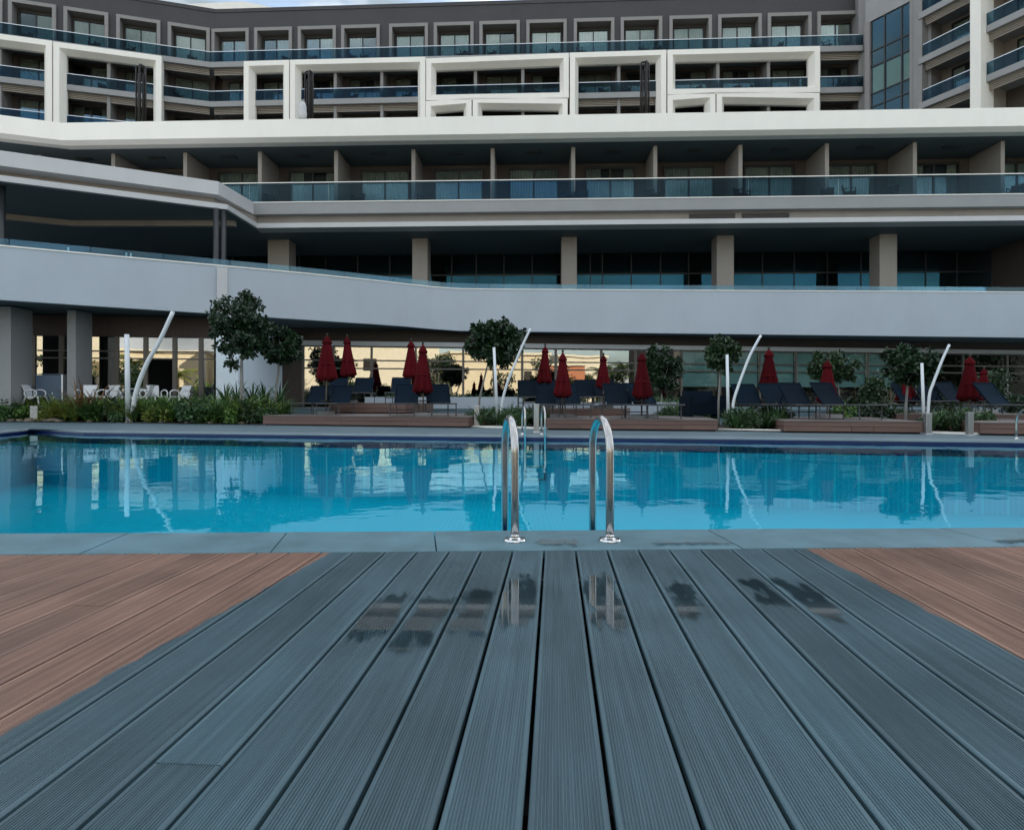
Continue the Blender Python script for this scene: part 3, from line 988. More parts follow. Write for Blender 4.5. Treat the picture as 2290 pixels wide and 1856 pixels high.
# ------------------------------------------------------------------ podium
q0 = ((138 - HX) * 32.3 / F, 32.3); q1 = ((2290 - HX) * 30.6 / F, 30.6)
PD = Wing('hotel_podium', 'wide white-banded lower hotel block with balcony row and open gallery above the pool', 'building', q0, q1)
def pz(y, v=0.0): return PD.z(1145, y, v)
ZBT, ZLIP, ZBB = pz(259), pz(299), pz(308)
lbend = [Vector(((-200 - HX) * 29.9 / F, 29.9, 0)), Vector(((0 - HX) * 31.4 / F, 31.4, 0)), PD.w(0, 0)]
rend = PD.w(PD.u(2560), 0)
bandpts = lbend + [rend]
bk = off_chain(bandpts, 0.28)
bk2 = off_chain(bandpts, 0.7)
mb = MB()
for i in range(len(bandpts) - 1):
    a, b, c, d_ = bandpts[i], bandpts[i + 1], bk[i + 1], bk[i]
    e, f_ = bk2[i + 1], bk2[i]
    V = lambda p, z: (p.x, p.y, z)
    mb.quad(V(a, ZLIP), V(b, ZLIP), V(b, ZBT), V(a, ZBT))
    mb.quad(V(d_, ZBB + 0.03), V(c, ZBB + 0.03), V(b, ZLIP), V(a, ZLIP))
    mb.quad(V(f_, ZBB), V(e, ZBB), V(c, ZBB + 0.03), V(d_, ZBB + 0.03))
    mb.quad(V(a, ZBT), V(b, ZBT), V(e, ZBT), V(f_, ZBT))
    mb.quad(V(e, ZBT), V(e, ZBB), V(f_, ZBB), V(f_, ZBT)) if False else None
mb.build('roof_band', M['white'], PD.o, world=True)
uL, uR = PD.u(-260), PD.u(2560)
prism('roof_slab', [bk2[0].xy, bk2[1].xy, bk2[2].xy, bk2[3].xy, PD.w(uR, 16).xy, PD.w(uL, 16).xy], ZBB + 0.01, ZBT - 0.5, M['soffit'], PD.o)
ZB, ZRT, ZFB = pz(446.5), pz(401.6), pz(473.6)
BW = 3.6
u_c = PD.u(563)
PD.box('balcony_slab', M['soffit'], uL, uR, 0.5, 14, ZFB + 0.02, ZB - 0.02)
PD.box('balcony_fascia', M['grey_fascia'], u_c - 0.2, uR, 0.0, 0.5, ZFB, ZB - 0.03)
PD.box('fascia_cap', M['white'], u_c - 0.2, uR, -0.03, 0.5, ZB - 0.03, ZB + 0.012)
PD.box('recess_band', M['beige'], u_c - 1.0, uR, 0.42, 0.8, pz(497) - 0.02, ZFB + 0.02)
ZL1, ZG = pz(495.5), pz(506)
PD.box('lower_fascia', M['pale_grey'], u_c - 0.3, uR, -0.12, 0.8, ZG, ZL1)
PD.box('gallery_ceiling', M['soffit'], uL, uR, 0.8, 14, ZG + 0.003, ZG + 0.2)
for (a, b) in ((1541, 1644), (1659, 1765)):
    ua, ub = PD.u(a, 0.4), PD.u(b, 0.4)
    PD.box('vent', M['frame'], ua, ub, 0.40, 0.417, pz(493.5, 0.4), pz(484, 0.4))
    for k in range(4):
        zz = pz(493.5, 0.4) + 0.05 + 0.06 * k
        PD.box('vent_slat', M['mullion'], ua, ub, 0.37, 0.398, zz, zz + 0.018)
divs = [-95, 87, 253, 414, 581, 751.5, 924.5, 1101.5, 1282, 1465.5, 1656, 1849.5, 2046, 2242.5, 2445]
du = [PD.u(x, 1.3) for x in divs]
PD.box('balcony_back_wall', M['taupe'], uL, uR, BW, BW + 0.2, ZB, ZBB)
for i, a in enumerate(du):
    PD.box('divider', M['beige'], a - 0.1, a + 0.1, 1.3, BW, ZB, ZBB)
    if i + 1 < len(du):
        b = du[i + 1]
        wd = 2.75
        c = (a + b) / 2 + 0.05
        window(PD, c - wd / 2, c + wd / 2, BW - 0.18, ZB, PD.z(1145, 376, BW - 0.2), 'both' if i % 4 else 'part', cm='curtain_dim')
        lu = c
        PD.box('ceiling_light', M['dark_steel'], lu - 0.42, lu + 0.42, 1.75, 2.05, ZBB - 0.06, ZBB - 0.005)
rail(PD, [uL] + du[:], 0.10, ZB + 0.012, ZRT - ZB, M['rail_glass'], capm=M['white'])

# gallery storey
GV = 5.9
ZGF = 5.15
for (a, b) in ((599, 646), (922, 956), (1256, 1290), (1603, 1641), (1967, 2006)):
    PD.box('column', M['beige'], PD.u(a, 2.2), PD.u(b, 2.2), 2.2, 2.2 + 1.0, ZGF - 0.4, ZG)
PD.box('gallery_back_wall', M['interior'], uL, uR, GV + 0.5, GV + 0.7, ZGF - 0.4, ZG)
usw = PD.u(2218, GV)
PD.box('gallery_side_wall', M['taupe'], usw, usw + 0.3, 1.2, GV, ZGF - 0.4, ZG)
ug = [PD.u(x, GV) for x in (430, 520, 610, 670, 728, 800, 872, 945, 1010, 1065, 1127, 1190, 1255, 1320, 1347, 1412, 1477, 1540, 1600, 1640, 1705, 1776, 1850, 1925, 2000, 2070, 2140, 2218)]
ztr = PD.z(1145, 615, GV)
for i in range(len(ug) - 1):
    a, b = ug[i], ug[i + 1]
    PD.box('pane', M['gallery_glass'], a + 0.03, b - 0.03, GV, GV + 0.015, ZGF, ztr - 0.04)
    PD.box('pane', M['gallery_glass'], a + 0.03, b - 0.03, GV, GV + 0.015, ztr + 0.04, ZG - 0.02)
    PD.box('mullion', M['frame'], a - 0.03, a + 0.03, GV - 0.03, GV + 0.05, ZGF, ZG)
PD.box('transom', M['frame'], ug[0], ug[-1], GV - 0.04, GV + 0.04, ztr - 0.04, ztr + 0.04)

# white parapet of the gallery: straight on the right, swinging forward on the left
par = [(-420, 519, 646, 17.9), (0, 551, 670.5, 20.2), (250, 574, 687, 21.7), (502, 596.5, 703, 23.5), (690, 613.5, 715.5, 25.2), (850, 630, 726, 26.9), (910, 637, 730.5, 27.55), (965, 643, 735.5, 28.05), (1026, 647, 740, 28.4), (1120, 648.5, 741, 28.6), (2290, 654.5, 755, 30.4), (2560, 656, 758, 30.85)]
pts_t = [P(x, yt, d) for (x, yt, yb, d) in par]
pts_b = [P(x, yb, d) for (x, yt, yb, d) in par]
flatp = [Vector((p.x, p.y, 0)) for p in pts_t]
pin = off_chain(flatp, 0.25)
mb, cp, gl_pts = MB(), MB(), []
for i in range(len(par) - 1):
    a, b = pts_b[i], pts_b[i + 1]; c, d_ = pts_t[i + 1], pts_t[i]
    ia, ib = pin[i], pin[i + 1]
    mb.hexa([a, b, (ib.x, ib.y, b.z), (ia.x, ia.y, a.z)], [d_, c, (ib.x, ib.y, c.z), (ia.x, ia.y, d_.z)])
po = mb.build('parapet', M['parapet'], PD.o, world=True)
cpo = off_chain(flatp, -0.03); cpi = off_chain(flatp, 0.28)
for i in range(len(par) - 1):
    z0, z1 = pts_t[i].z, pts_t[i + 1].z
    cp.hexa([(cpo[i].x, cpo[i].y, z0 + 0.002), (cpo[i + 1].x, cpo[i + 1].y, z1 + 0.002), (cpi[i + 1].x, cpi[i + 1].y, z1 + 0.002), (cpi[i].x, cpi[i].y, z0 + 0.002)],
            [(cpo[i].x, cpo[i].y, z0 + 0.045), (cpo[i + 1].x, cpo[i + 1].y, z1 + 0.045), (cpi[i + 1].x, cpi[i + 1].y, z1 + 0.045), (cpi[i].x, cpi[i].y, z0 + 0.045)])
cp.build('parapet_cap', M['white'], PD.o, world=True)
# low glass on the parapet, one pane per stretch
gm = off_chain(flatp, 0.12)
def along(chain_, zs, s):
    acc = 0
    for i in range(len(chain_) - 1):
        L_ = (chain_[i + 1] - chain_[i]).length
        if acc + L_ >= s or i == len(chain_) - 2:
            t = min(1, (s - acc) / L_)
            return chain_[i].lerp(chain_[i + 1], t), zs[i] + (zs[i + 1] - zs[i]) * t
        acc += L_
tot = sum((gm[i + 1] - gm[i]).length for i in range(len(gm) - 1))
zt_ = [p.z + 0.045 for p in pts_t]
s = 0.0
while s < tot - 0.1:
    e = min(s + 2.2, tot)
    (a, za), (b, zb) = along(gm, zt_, s + 0.01), along(gm, zt_, e - 0.01)
    MB().hexa([(a.x, a.y, za), (b.x, b.y, zb), (b.x, b.y + 0.015, zb), (a.x, a.y + 0.015, za)],
              [(a.x, a.y, za + 0.24), (b.x, b.y, zb + 0.24), (b.x, b.y + 0.015, zb + 0.24), (a.x, a.y + 0.015, za + 0.24)]).build('parapet_pane', M['clear_glass'], PD.o, world=True)
    s = e
for (x, y, d_) in ((153, 560, 21.1), (283, 572, 21.9), (293, 573, 22.0)):
    p = P(x, y, d_ + 0.25)
    MB().tube([(p.x, p.y, p.z - 0.25), (p.x, p.y, p.z + 0.1)], 0.03, 8).build('post_stub', M['rail_metal'], PD.o, world=True)
# floor slab of the gallery (its underside is the ceiling over the ground floor)
back = [Vector((p.x * 1.0, 44.0, 0)) for p in flatp]
mb = MB()
sl_f = off_chain(flatp, 0.12)
for i in range(len(par) - 1):
    za, zb = pts_b[i].z + 0.06, pts_b[i + 1].z + 0.06
    a, b = sl_f[i], sl_f[i + 1]
    c, d_ = back[i + 1], back[i]
    mb.hexa([(a.x, a.y, za), (b.x, b.y, zb), (c.x, c.y, zb), (d_.x, d_.y, za)], [(a.x, a.y, ZGF - 0.45), (b.x, b.y, ZGF - 0.45), (c.x, c.y, ZGF - 0.45), (d_.x, d_.y, ZGF - 0.45)])
mb.build('gallery_floor', M['soffit'], PD.o, world=True)
# pilaster strip on the parapet
a, b = P(485, 598, 23.30), P(508, 599, 23.46)
MB().hexa([(a.x, a.y, 3.7), (b.x, b.y, 3.7), (b.x, b.y + 0.3, 3.7), (a.x, a.y + 0.3, 3.7)], [(a.x, a.y, a.z), (b.x, b.y, b.z), (b.x, b.y + 0.3, b.z), (a.x, a.y + 0.3, a.z)]).build('pilaster', M['pale_grey'], PD.o, world=True)

# canopy that sweeps forward on the left, at the height of the balcony fascia
def gp(px, d): return Vector(((px - HX) * d / F, d, 0))
pl_back = [PD.w(u_c + 0.1, 0.9), PD.w(uL - 3, 0.9)]
def canopy(name, pts, z0, z1, m):
    prism(name, [p.xy for p in pts + pl_back], z0, z1, m, PD.o)
canopy('canopy_upper_fascia', [gp(-300, 23.4), gp(0, 25.3), gp(489, 28.9), PD.w(u_c + 0.1, -0.02)], ZFB, ZB, M['pale_grey'])
canopy('canopy_recess', [gp(-300, 24.0), gp(-20, 25.9), gp(479, 29.4), PD.w(u_c + 0.15, 0.45)], ZL1 - 0.02, ZFB + 0.02, M['beige'])
canopy('canopy_lower_fascia', [gp(-300, 23.2), gp(0, 25.0), gp(509, 28.75), PD.w(u_c + 0.35, -0.125)], ZG, ZL1, M['pale_grey'])
canopy('canopy_soffit', [gp(-300, 23.35), gp(0, 25.15), gp(505, 28.9), PD.w(u_c + 0.2, 0.1)], ZG - 0.02, ZG - 0.003, M['soffit'])
bp = [gp(-200, 29.2), gp(12, 29.3), gp(160, 30.4), gp(524, 30.4)]
bpb = off_chain(bp, 0.25)
mb = MB()
for i in range(3):
    a, b, c, d_ = bp[i], bp[i + 1], bpb[i + 1], bpb[i]
    mb.hexa([(a.x, a.y, ZG - 0.28), (b.x, b.y, ZG - 0.28), (c.x, c.y, ZG - 0.28), (d_.x, d_.y, ZG - 0.28)], [(a.x, a.y, ZG - 0.021), (b.x, b.y, ZG - 0.021), (c.x, c.y, ZG - 0.021), (d_.x, d_.y, ZG - 0.021)])
mb.build('ceiling_beam', M['beige'], PD.o, world=True)
for (x, d_, w_) in ((483.5, 28.6, 13), (499.5, 28.8, 12.5), (3, 25.6, 16)):
    p = gp(x, d_)
    MB().tube([(p.x, p.y, ZGF - 0.4), (p.x, p.y, ZG)], w_ * d_ / F / 2, 16).build('steel_column', M['dark_steel'], PD.o, smooth=True, world=True)

# ------------------------------------------------------------------ ground floor: glazed front on the right, cafe on the left
g0 = ((560 - HX) * 28.0 / F, 28.0); g1 = ((2290 - HX) * 33.9 / F, 33.9)
GF = Wing('pool_restaurant', 'glazed ground floor of the hotel with a slatted brown band and white beam', 'building', ((680 - HX) * 28.4 / F, 28.4), g1)
def gz(y, v=0.0): return GF.z(1330, y, v)
ge = GF.u(2540); gs = GF.u(678)
ZS0 = gz(747); ZS1, ZS2 = gz(771), gz(780.5)
for k in range(9):
    h_ = (ZS0 + 0.25 - ZS1) / 9
    GF.box('slat', M['slat'], GF.u(632), ge, 0.0, 0.04, ZS1 + h_ * k + 0.01, ZS1 + h_ * (k + 1) - 0.012)
GF.box('band_backing', M['interior'], GF.u(632), ge, 0.05, 0.2, ZS1, 3.95)
GF.box('beam', M['pale_grey'], gs - 0.25, ge, -0.14, 0.2, ZS2, ZS1)
GF.box('head_frame', M['mullion'], gs, ge, -0.02, 0.12, ZS2 - 0.06, ZS2 - 0.002)
mx = [678, 745, 831, 930, 1036, 1105, 1168, 1243, 1345, 1421, 1524, 1610, 1699, 1780, 1862, 1940, 2048, 2153, 2252, 2360, 2470, 2540]
mu = [GF.u(x) for x in mx]
ZT1, ZT2, ZFLR = gz(811), gz(828), 0.46
for i in range(len(mu) - 1):
    a, b = mu[i], mu[i + 1]
    GF.box('mullion', M['mullion'], a - 0.05, a + 0.05, -0.05, 0.10, ZFLR, ZS2 - 0.06)
    for (z0, z1) in ((ZFLR + 0.05, ZT2 - 0.03), (ZT2 + 0.03, ZT1 - 0.03), (ZT1 + 0.03, ZS2 - 0.06)):
        GF.box('pane', M['glass'] if mx[i] >= 1520 else M['shop_glass'], a + 0.05, b - 0.05, 0.02, 0.035, z0, z1)
    if mx[i] >= 1520:
        GF.box('blind', M['blind'], a + 0.06, b - 0.06, 0.14, 0.15, gz(864), ZS2 - 0.07)
for zt in (ZT1, ZT2): GF.box('transom', M['mullion'], gs, ge, -0.04, 0.08, zt - 0.03, zt + 0.03)
GF.box('back_room', M['interior'], gs - 3, ge, 5.0, 5.2, 0, 3.95)
GF.box('room_floor', M['walnut'], gs - 3, ge, 0.1, 5.0, 0.42, 0.45)
GF.box('timber_panel', M['walnut'], GF.u(628), gs - 0.06, 0.0, 0.15, 0, 3.95)

CF = Wing('cafe_building', 'glazed cafe front with bronze mullions under the sweeping parapet at left', 'building', gp(-300, 22.8).xy, gp(483, 24.6).xy)
def cz(y, v=0.0): return CF.z(300, y, v)
ZH = cz(753)
ce = CF.u(486)
CF.box('lintel', M['walnut'], -2, ce, 0.0, 0.25, ZH, 3.97)
CF.box('side_room', M['interior'], -2, ce, 4.0, 4.2, 0, 3.97)
CF.box('room_floor', M['walnut'], -2, ce, 0.1, 4.0, 0.42, 0.45)
cx = [(-240, 10), (-160, 10), (-80, 10), (-8, 8), (31.5, 11), (74, 10), (137, 8), (199, 6), (261, 8), (326, 9), (391, 9), (449.5, 9), (482, 4)]
zt1, zt2 = cz(786), cz(802)
for i in range(len(cx) - 1):
    a, b = CF.u(cx[i][0]), CF.u(cx[i + 1][0])
    hw = cx[i][1] / 2 * 24.3 / F
    CF.box('mullion', M['mullion'], a - hw, a + hw, -0.04, 0.10, 0.46, ZH)
    rows = ((0.5, zt2 - 0.025), (zt2 + 0.025, zt1 - 0.025), (zt1 + 0.025, ZH - 0.03))
    if cx[i][0] == 326: rows = rows[1:]          # open door
    for (z0, z1) in rows:
        CF.box('pane', M['cafe_glass'], a + hw, b - 0.06, 0.02, 0.035, z0, z1)
for zt in (zt1, zt2): CF.box('transom', M['mullion'], -2, ce, -0.03, 0.08, zt - 0.025, zt + 0.025)
for (a, b) in ((205, 255),):
    inst('curtain', curtain_mesh(CF.u(b) - CF.u(a), ZH - 0.55), CF.o, (CF.u(a), 0.2, 0.48))
for (xa, da, db) in ((150, 22.5, 23.4), (-32, 21.6, 22.6)):
    w_ = 0.30 if xa > 0 else 0.85
    p = gp(xa, da)
    prism('column', [(p.x, da), (p.x + w_, da + 0.02), (p.x + w_, db), (p.x, db)], 0.4, 3.97, M['grey_fascia'], CF.o)
a = gp(483, 23.25); b = gp(533, 23.30)
prism('white_wall', [a.xy, b.xy, (b.x - 0.2, 28.6), (a.x - 0.2, 28.6)], 0, 3.94, M['pier'], CF.o)

# raised terrace floor in front of the ground floor
terr = prism('terrace', [(-45, 23.2), (-20, 22.7), (-16, 22.2), (-9, 22.0), (-9, 24.2), (4, 22.8), (14, 21.0), (40, 18), (40, 45), (-45, 45)], 0.01, 0.42, M['paving'])
tag(terr, kind='structure')

# ------------------------------------------------------------------ pool ladders
def arc_rail(x0, y0, x1, y1, r_tube, top, zlow, n=14):
    """handrail: up from the deck at (x0,y0), over, and down into the water at (x1,y1)"""
    a, b = Vector((x0, y0, 0)), Vector((x1, y1, 0))
    c = (a + b) / 2
    rad = (b - a).length / 2
    t = (b - a).normalized()
    pts = [a + Vector((0, 0, 0.006)), a + Vector((0, 0, (top - rad) * 0.55)), a + Vector((0, 0, top - rad))]
    for i in range(1, n):
        th = math.pi * i / n
        pts.append(c - t * (rad * math.cos(th)) + Vector((0, 0, top - rad + rad * math.sin(th))))
    pts += [b + Vector((0, 0, top - rad)), b + Vector((0, 0, zlow))]
    return MB().tube(pts, r_tube, 20)

def ladder(name, label, rails, r_tube, top, fl_r):
    base = Vector(rails[0][0] + (0,))
    o = empty(name, (base.x, base.y, 0))
    tag(o, label, 'pool ladder')
    for (p, q) in rails:
        arc_rail(p[0], p[1], q[0], q[1], r_tube, top, -0.9).build('handrail', M['steel'], o, smooth=True, world=True)
        fl = MB().lathe([(fl_r, 0.002), (fl_r, 0.008), (fl_r * 0.93, 0.014), (fl_r * 0.5, 0.019), (r_tube * 1.25, 0.021), (r_tube * 1.2, 0.03), (r_tube * 1.02, 0.034)], 40, (p[0], p[1]))
        f = fl.build('flange', M['steel_polished'], o, smooth=True, world=True)
        es = f.modifiers.new('edge', 'EDGE_SPLIT'); es.split_angle = R(35)
    (p, q), (p2, q2) = rails
    for z in (-0.35, -0.62, -0.88):
        MB().tube([(q[0], q[1], z), (q2[0], q2[1], z)], r_tube, 12).build('rung', M['steel'], o, smooth=True, world=True)
    return o

d1 = H * F / (1209.5 - HY)
lx, rx = (1151.6 - HX) * d1 / F, (1363.8 - HX) * d1 / F
ladder('pool_ladder', 'near pair of curved stainless handrails on the grey coping', [((lx, d1), (lx - 0.055, d1 + 0.34)), ((rx, d1), (rx - 0.045, d1 + 0.34))], 0.0212, 0.622, 0.058)
f1, f2 = gp(1168, 13.25), gp(1211, 13.25)
ladder('pool_ladder', 'small distant stainless pool ladder across the water, left of centre-right handrail', [((f1.x, f1.y), (f1.x + 0.05, 12.75)), ((f2.x, f2.y), (f2.x + 0.05, 12.75))], 0.021, 0.60, 0.05)
f1, f2 = gp(2273, 11.75), gp(2325, 11.70)
ladder('pool_ladder', 'stainless pool ladder cut by the right edge of the picture', [((f1.x, f1.y), (f1.x + 0.10, 11.25)), ((f2.x, f2.y), (f2.x + 0.10, 11.2))], 0.021, 0.58, 0.05)

# ------------------------------------------------------------------ timber platforms
def platform(label, a, b, depth, z0, z1, courses=2, cuts=(0.45,), side=0.0):
    """low deck: fascia boards laid in courses, end boards, top boards"""
    a, b = Vector((a[0], a[1], 0)), Vector((b[0], b[1], 0))
    t = (b - a).normalized()
    nrm = Vector((-t.y, t.x, 0))
    L_ = (b - a).length
    o = empty('timber_platform', a, math.atan2(t.y, t.x))
    tag(o, label, 'platform')
    o.location.z = 0
    bxo('plinth', o, M['under'], 0.04, L_ - 0.04, 0.05, depth, z0, z1 - 0.03)
    hc = (z1 - 0.022 - z0 - 0.035) / courses
    for c in range(courses):
        zz = z0 + 0.035 + hc * c
        xs = [0.0] + [L_ * (q if c % 2 == 0 else (q + 0.21) % 1.0) for q in cuts] + [L_]
        xs.sort()
        if c == courses - 1: xs = [0.0, L_]
        for xa, xb in zip(xs[:-1], xs[1:]):
            bxo('fascia_board', o, M['platform'], xa + 0.004, xb - 0.004, 0.0, 0.03, zz + 0.004, zz + hc - 0.004)
        bxo('end_board', o, M['platform'], L_ - 0.025, L_ + 0.005, 0.032, depth, zz + 0.004, zz + hc - 0.004)
        bxo('end_board', o, M['platform'], -0.005, 0.025, 0.032, depth, zz + 0.004, zz + hc - 0.004)
    nb = max(3, int(depth / 0.15))
    bw = (depth + 0.02) / nb
    for k in range(nb):
        bxo('top_board', o, M['platform_top'], -0.01, L_ + 0.01, -0.015 + bw * k + 0.003, -0.015 + bw * (k + 1) - 0.003, z1 - 0.02, z1)
    return o
ZP = 0.295
pa, pb = G(588, 951), G(1048, 957)
platform('red-brown timber platform under the loungers, leftmost along the far poolside', pa, pb, 4.0, 0, ZP, cuts=(0.40, 0.72))
pa, pb = G(1222, 961.5), G(1605, 965)
platform('red-brown timber platform behind the right handrail across the pool', pa, pb, 3.6, 0, 0.275, cuts=(0.2, 0.8))
pa, pb = G(1752, 967.5), G(2064, 971)
platform('red-brown timber platform right of centre between two planting beds', pa, pb, 3.6, 0, 0.275, cuts=(0.5, 0.66))
pa, pb = G(2191, 973.5), G(2420, 977)
platform('red-brown timber platform at the right edge of the picture', pa, pb, 3.6, 0, 0.27, cuts=(0.6,))
platform('upper timber tier between the left umbrellas', gp(735, 20.9), gp(908, 20.3), 2.6, ZP, 0.64, cuts=(0.3,))
platform('upper timber tier between the middle umbrellas', gp(1165, 18.8), gp(1400, 18.1), 2.8, 0.0, 0.485, courses=3, cuts=(0.62,))
platform('upper timber tier behind the rightmost tree', gp(2005, 17.2), gp(2330, 16.2), 3.0, 0.0, 0.36, cuts=(0.5,))

# low white planter walls
def low_wall(label, a, b, z0, z1):
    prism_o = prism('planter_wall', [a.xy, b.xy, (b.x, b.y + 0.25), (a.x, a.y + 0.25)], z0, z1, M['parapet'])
    tag(prism_o, label, 'wall')
low_wall('low white planter wall behind the left loungers, under the glass front', gp(815, 24.2), gp(1168, 23.6), 0.0, 0.86)
low_wall('low white planter wall behind the loungers right of the middle umbrellas', gp(1172, 22.2), gp(1546, 21.0), 0.0, 0.67)

# ------------------------------------------------------------------ sun loungers
def make_lounger():
    o = empty('sun_lounger')
    W2, hs = 0.33, 0.34
    mb = MB()
    for s in (-1, 1):
        mb.tube([(s * W2, -0.95, hs), (s * W2, 0.95, hs)], 0.017, 6)
    mb.tube([(-W2, -0.95, hs), (W2, -0.95, hs)], 0.017, 6); mb.tube([(-W2, 0.95, hs), (W2, 0.95, hs)], 0.017, 6)
    mb.tube([(-W2, -0.80, 0.17), (W2, -0.80, 0.17)], 0.012, 6)
    mb.build('frame', M['lounger_frame'], o)
    for s in (-1, 1):
        for y in (-0.80, 0.72):
            MB().tube([(s * W2, y, 0.0), (s * W2, y, hs)], 0.017, 6).build('leg', M['lounger_frame'], o)
    seat = MB()
    n_ = 6
    for i in range(n_):
        y0, y1 = -0.93 + 1.18 * i / n_, -0.93 + 1.18 * (i + 1) / n_
        s0, s1 = -0.02 * math.sin(math.pi * i / n_), -0.02 * math.sin(math.pi * (i + 1) / n_)
        seat.hexa([(-W2 + 0.01, y0, hs + s0), (W2 - 0.01, y0, hs + s0), (W2 - 0.01, y1, hs + s1), (-W2 + 0.01, y1, hs + s1)],
                  [(-W2 + 0.01, y0, hs + s0 + 0.022), (W2 - 0.01, y0, hs + s0 + 0.022), (W2 - 0.01, y1, hs + s1 + 0.022), (-W2 + 0.01, y1, hs + s1 + 0.022)])
    seat.build('seat', M['sling'], o)
    back = MB()
    al = R(50)
    Lb = 0.70
    prev = None
    for i in range(7):
        f = i / 6
        dip = 0.03 * math.sin(math.pi * f)
        y = 0.25 + Lb * f * math.cos(al) + dip * math.sin(al)
        z = hs + 0.02 + Lb * f * math.sin(al) - dip * math.cos(al)
        if prev:
            back.hexa([(-W2 + 0.01, prev[0], prev[1]), (W2 - 0.01, prev[0], prev[1]), (W2 - 0.01, prev[0] + 0.02, prev[1] - 0.015), (-W2 + 0.01, prev[0] + 0.02, prev[1] - 0.015)],
                      [(-W2 + 0.01, y, z), (W2 - 0.01, y, z), (W2 - 0.01, y + 0.02, z - 0.015), (-W2 + 0.01, y + 0.02, z - 0.015)])
        prev = (y, z)
    back.build('backrest', M['sling'], o)
    bf = MB()
    ty, tz = 0.25 + Lb * math.cos(al), hs + 0.02 + Lb * math.sin(al)
    for s in (-1, 1):
        bf.tube([(s * W2, 0.25, hs), (s * W2, ty, tz)], 0.014, 6)
        bf.tube([(s * W2 * 0.8, 0.70, hs), (s * W2 * 0.8, 0.25 + 0.45 * math.cos(al), hs + 0.45 * math.sin(al))], 0.010, 6)
    bf.tube([(-W2, ty, tz), (W2, ty, tz)], 0.014, 6)
    bf.build('backrest_frame', M['sling'], o)
    return o
LO = make_lounger()
lounger_spots = [
    (700, 19.6, ZP, -4, 'navy sling lounger, leftmost on the front of the left platform'),
    (752, 19.3, ZP, -2, 'navy sling lounger right of the leftmost umbrella pole'),
    (906, 17.9, ZP, 4, 'navy sling lounger just left of the front red umbrella near centre'),
    (984, 17.6, ZP, 14, 'navy sling lounger at the right end of the left platform'),
    (748, 22.2, 0.64, 0, 'navy lounger on the upper tier behind the leftmost umbrella'),
    (806, 21.9, 0.64, 0, 'navy lounger on the upper tier right of the second umbrella'),
    (892, 21.6, 0.64, 2, 'navy lounger on the upper tier under the third umbrella'),
    (1182, 19.9, 0.485, 0, 'navy lounger leftmost on the upper middle tier'),
    (1232, 19.6, 0.485, 3, 'navy lounger under the rear umbrella behind the distant pool ladder'),
    (1316, 19.4, 0.485, 5, 'navy lounger left of the rear umbrella on the upper middle tier'),
    (1360, 19.2, 0.485, 6, 'navy lounger rightmost on the upper middle tier'),
    (1224, 16.7, 0.275, -6, 'navy lounger left of the front umbrella behind the distant ladder'),
    (1276, 16.5, 0.275, 8, 'navy lounger right of the front umbrella behind the distant ladder'),
    (1394, 16.0, 0.275, 10, 'navy lounger left of the umbrella nearest the dark tree'),
    (1456, 15.8, 0.275, 20, 'navy lounger at the right end of the middle platform, foot to the right'),
    (1688, 16.6, 0.275, 6, 'navy lounger just right of the third white mast pair'),
    (1754, 16.0, 0.275, 9, 'navy lounger below the umbrella right of the third mast pair'),
    (1806, 15.4, 0.275, 14, 'navy lounger left of the low umbrella on the right platform'),
    (1884, 15.2, 0.275, 18, 'navy lounger right of the low umbrella on the right platform'),
    (2052, 18.3, 0.36, 8, 'navy lounger behind the rightmost white mast pair'),
    (2108, 18.0, 0.36, 12, 'navy lounger right of the rightmost white mast pair'),
    (2158, 17.7, 0.36, 14, 'navy lounger under the tall umbrella at right'),
    (2262, 15.2, 0.27, 16, 'navy lounger at the right edge of the picture'),
]
for i, (px, d, z, a, lab) in enumerate(lounger_spots):
    o = LO if i == 0 else copy_tree(LO)
    p = gp(px, d)
    o.location = (p.x, p.y, z)
    o.rotation_euler = (0, 0, R(a))
    tag(o, lab, 'lounger', 'navy sun loungers on the far poolside')

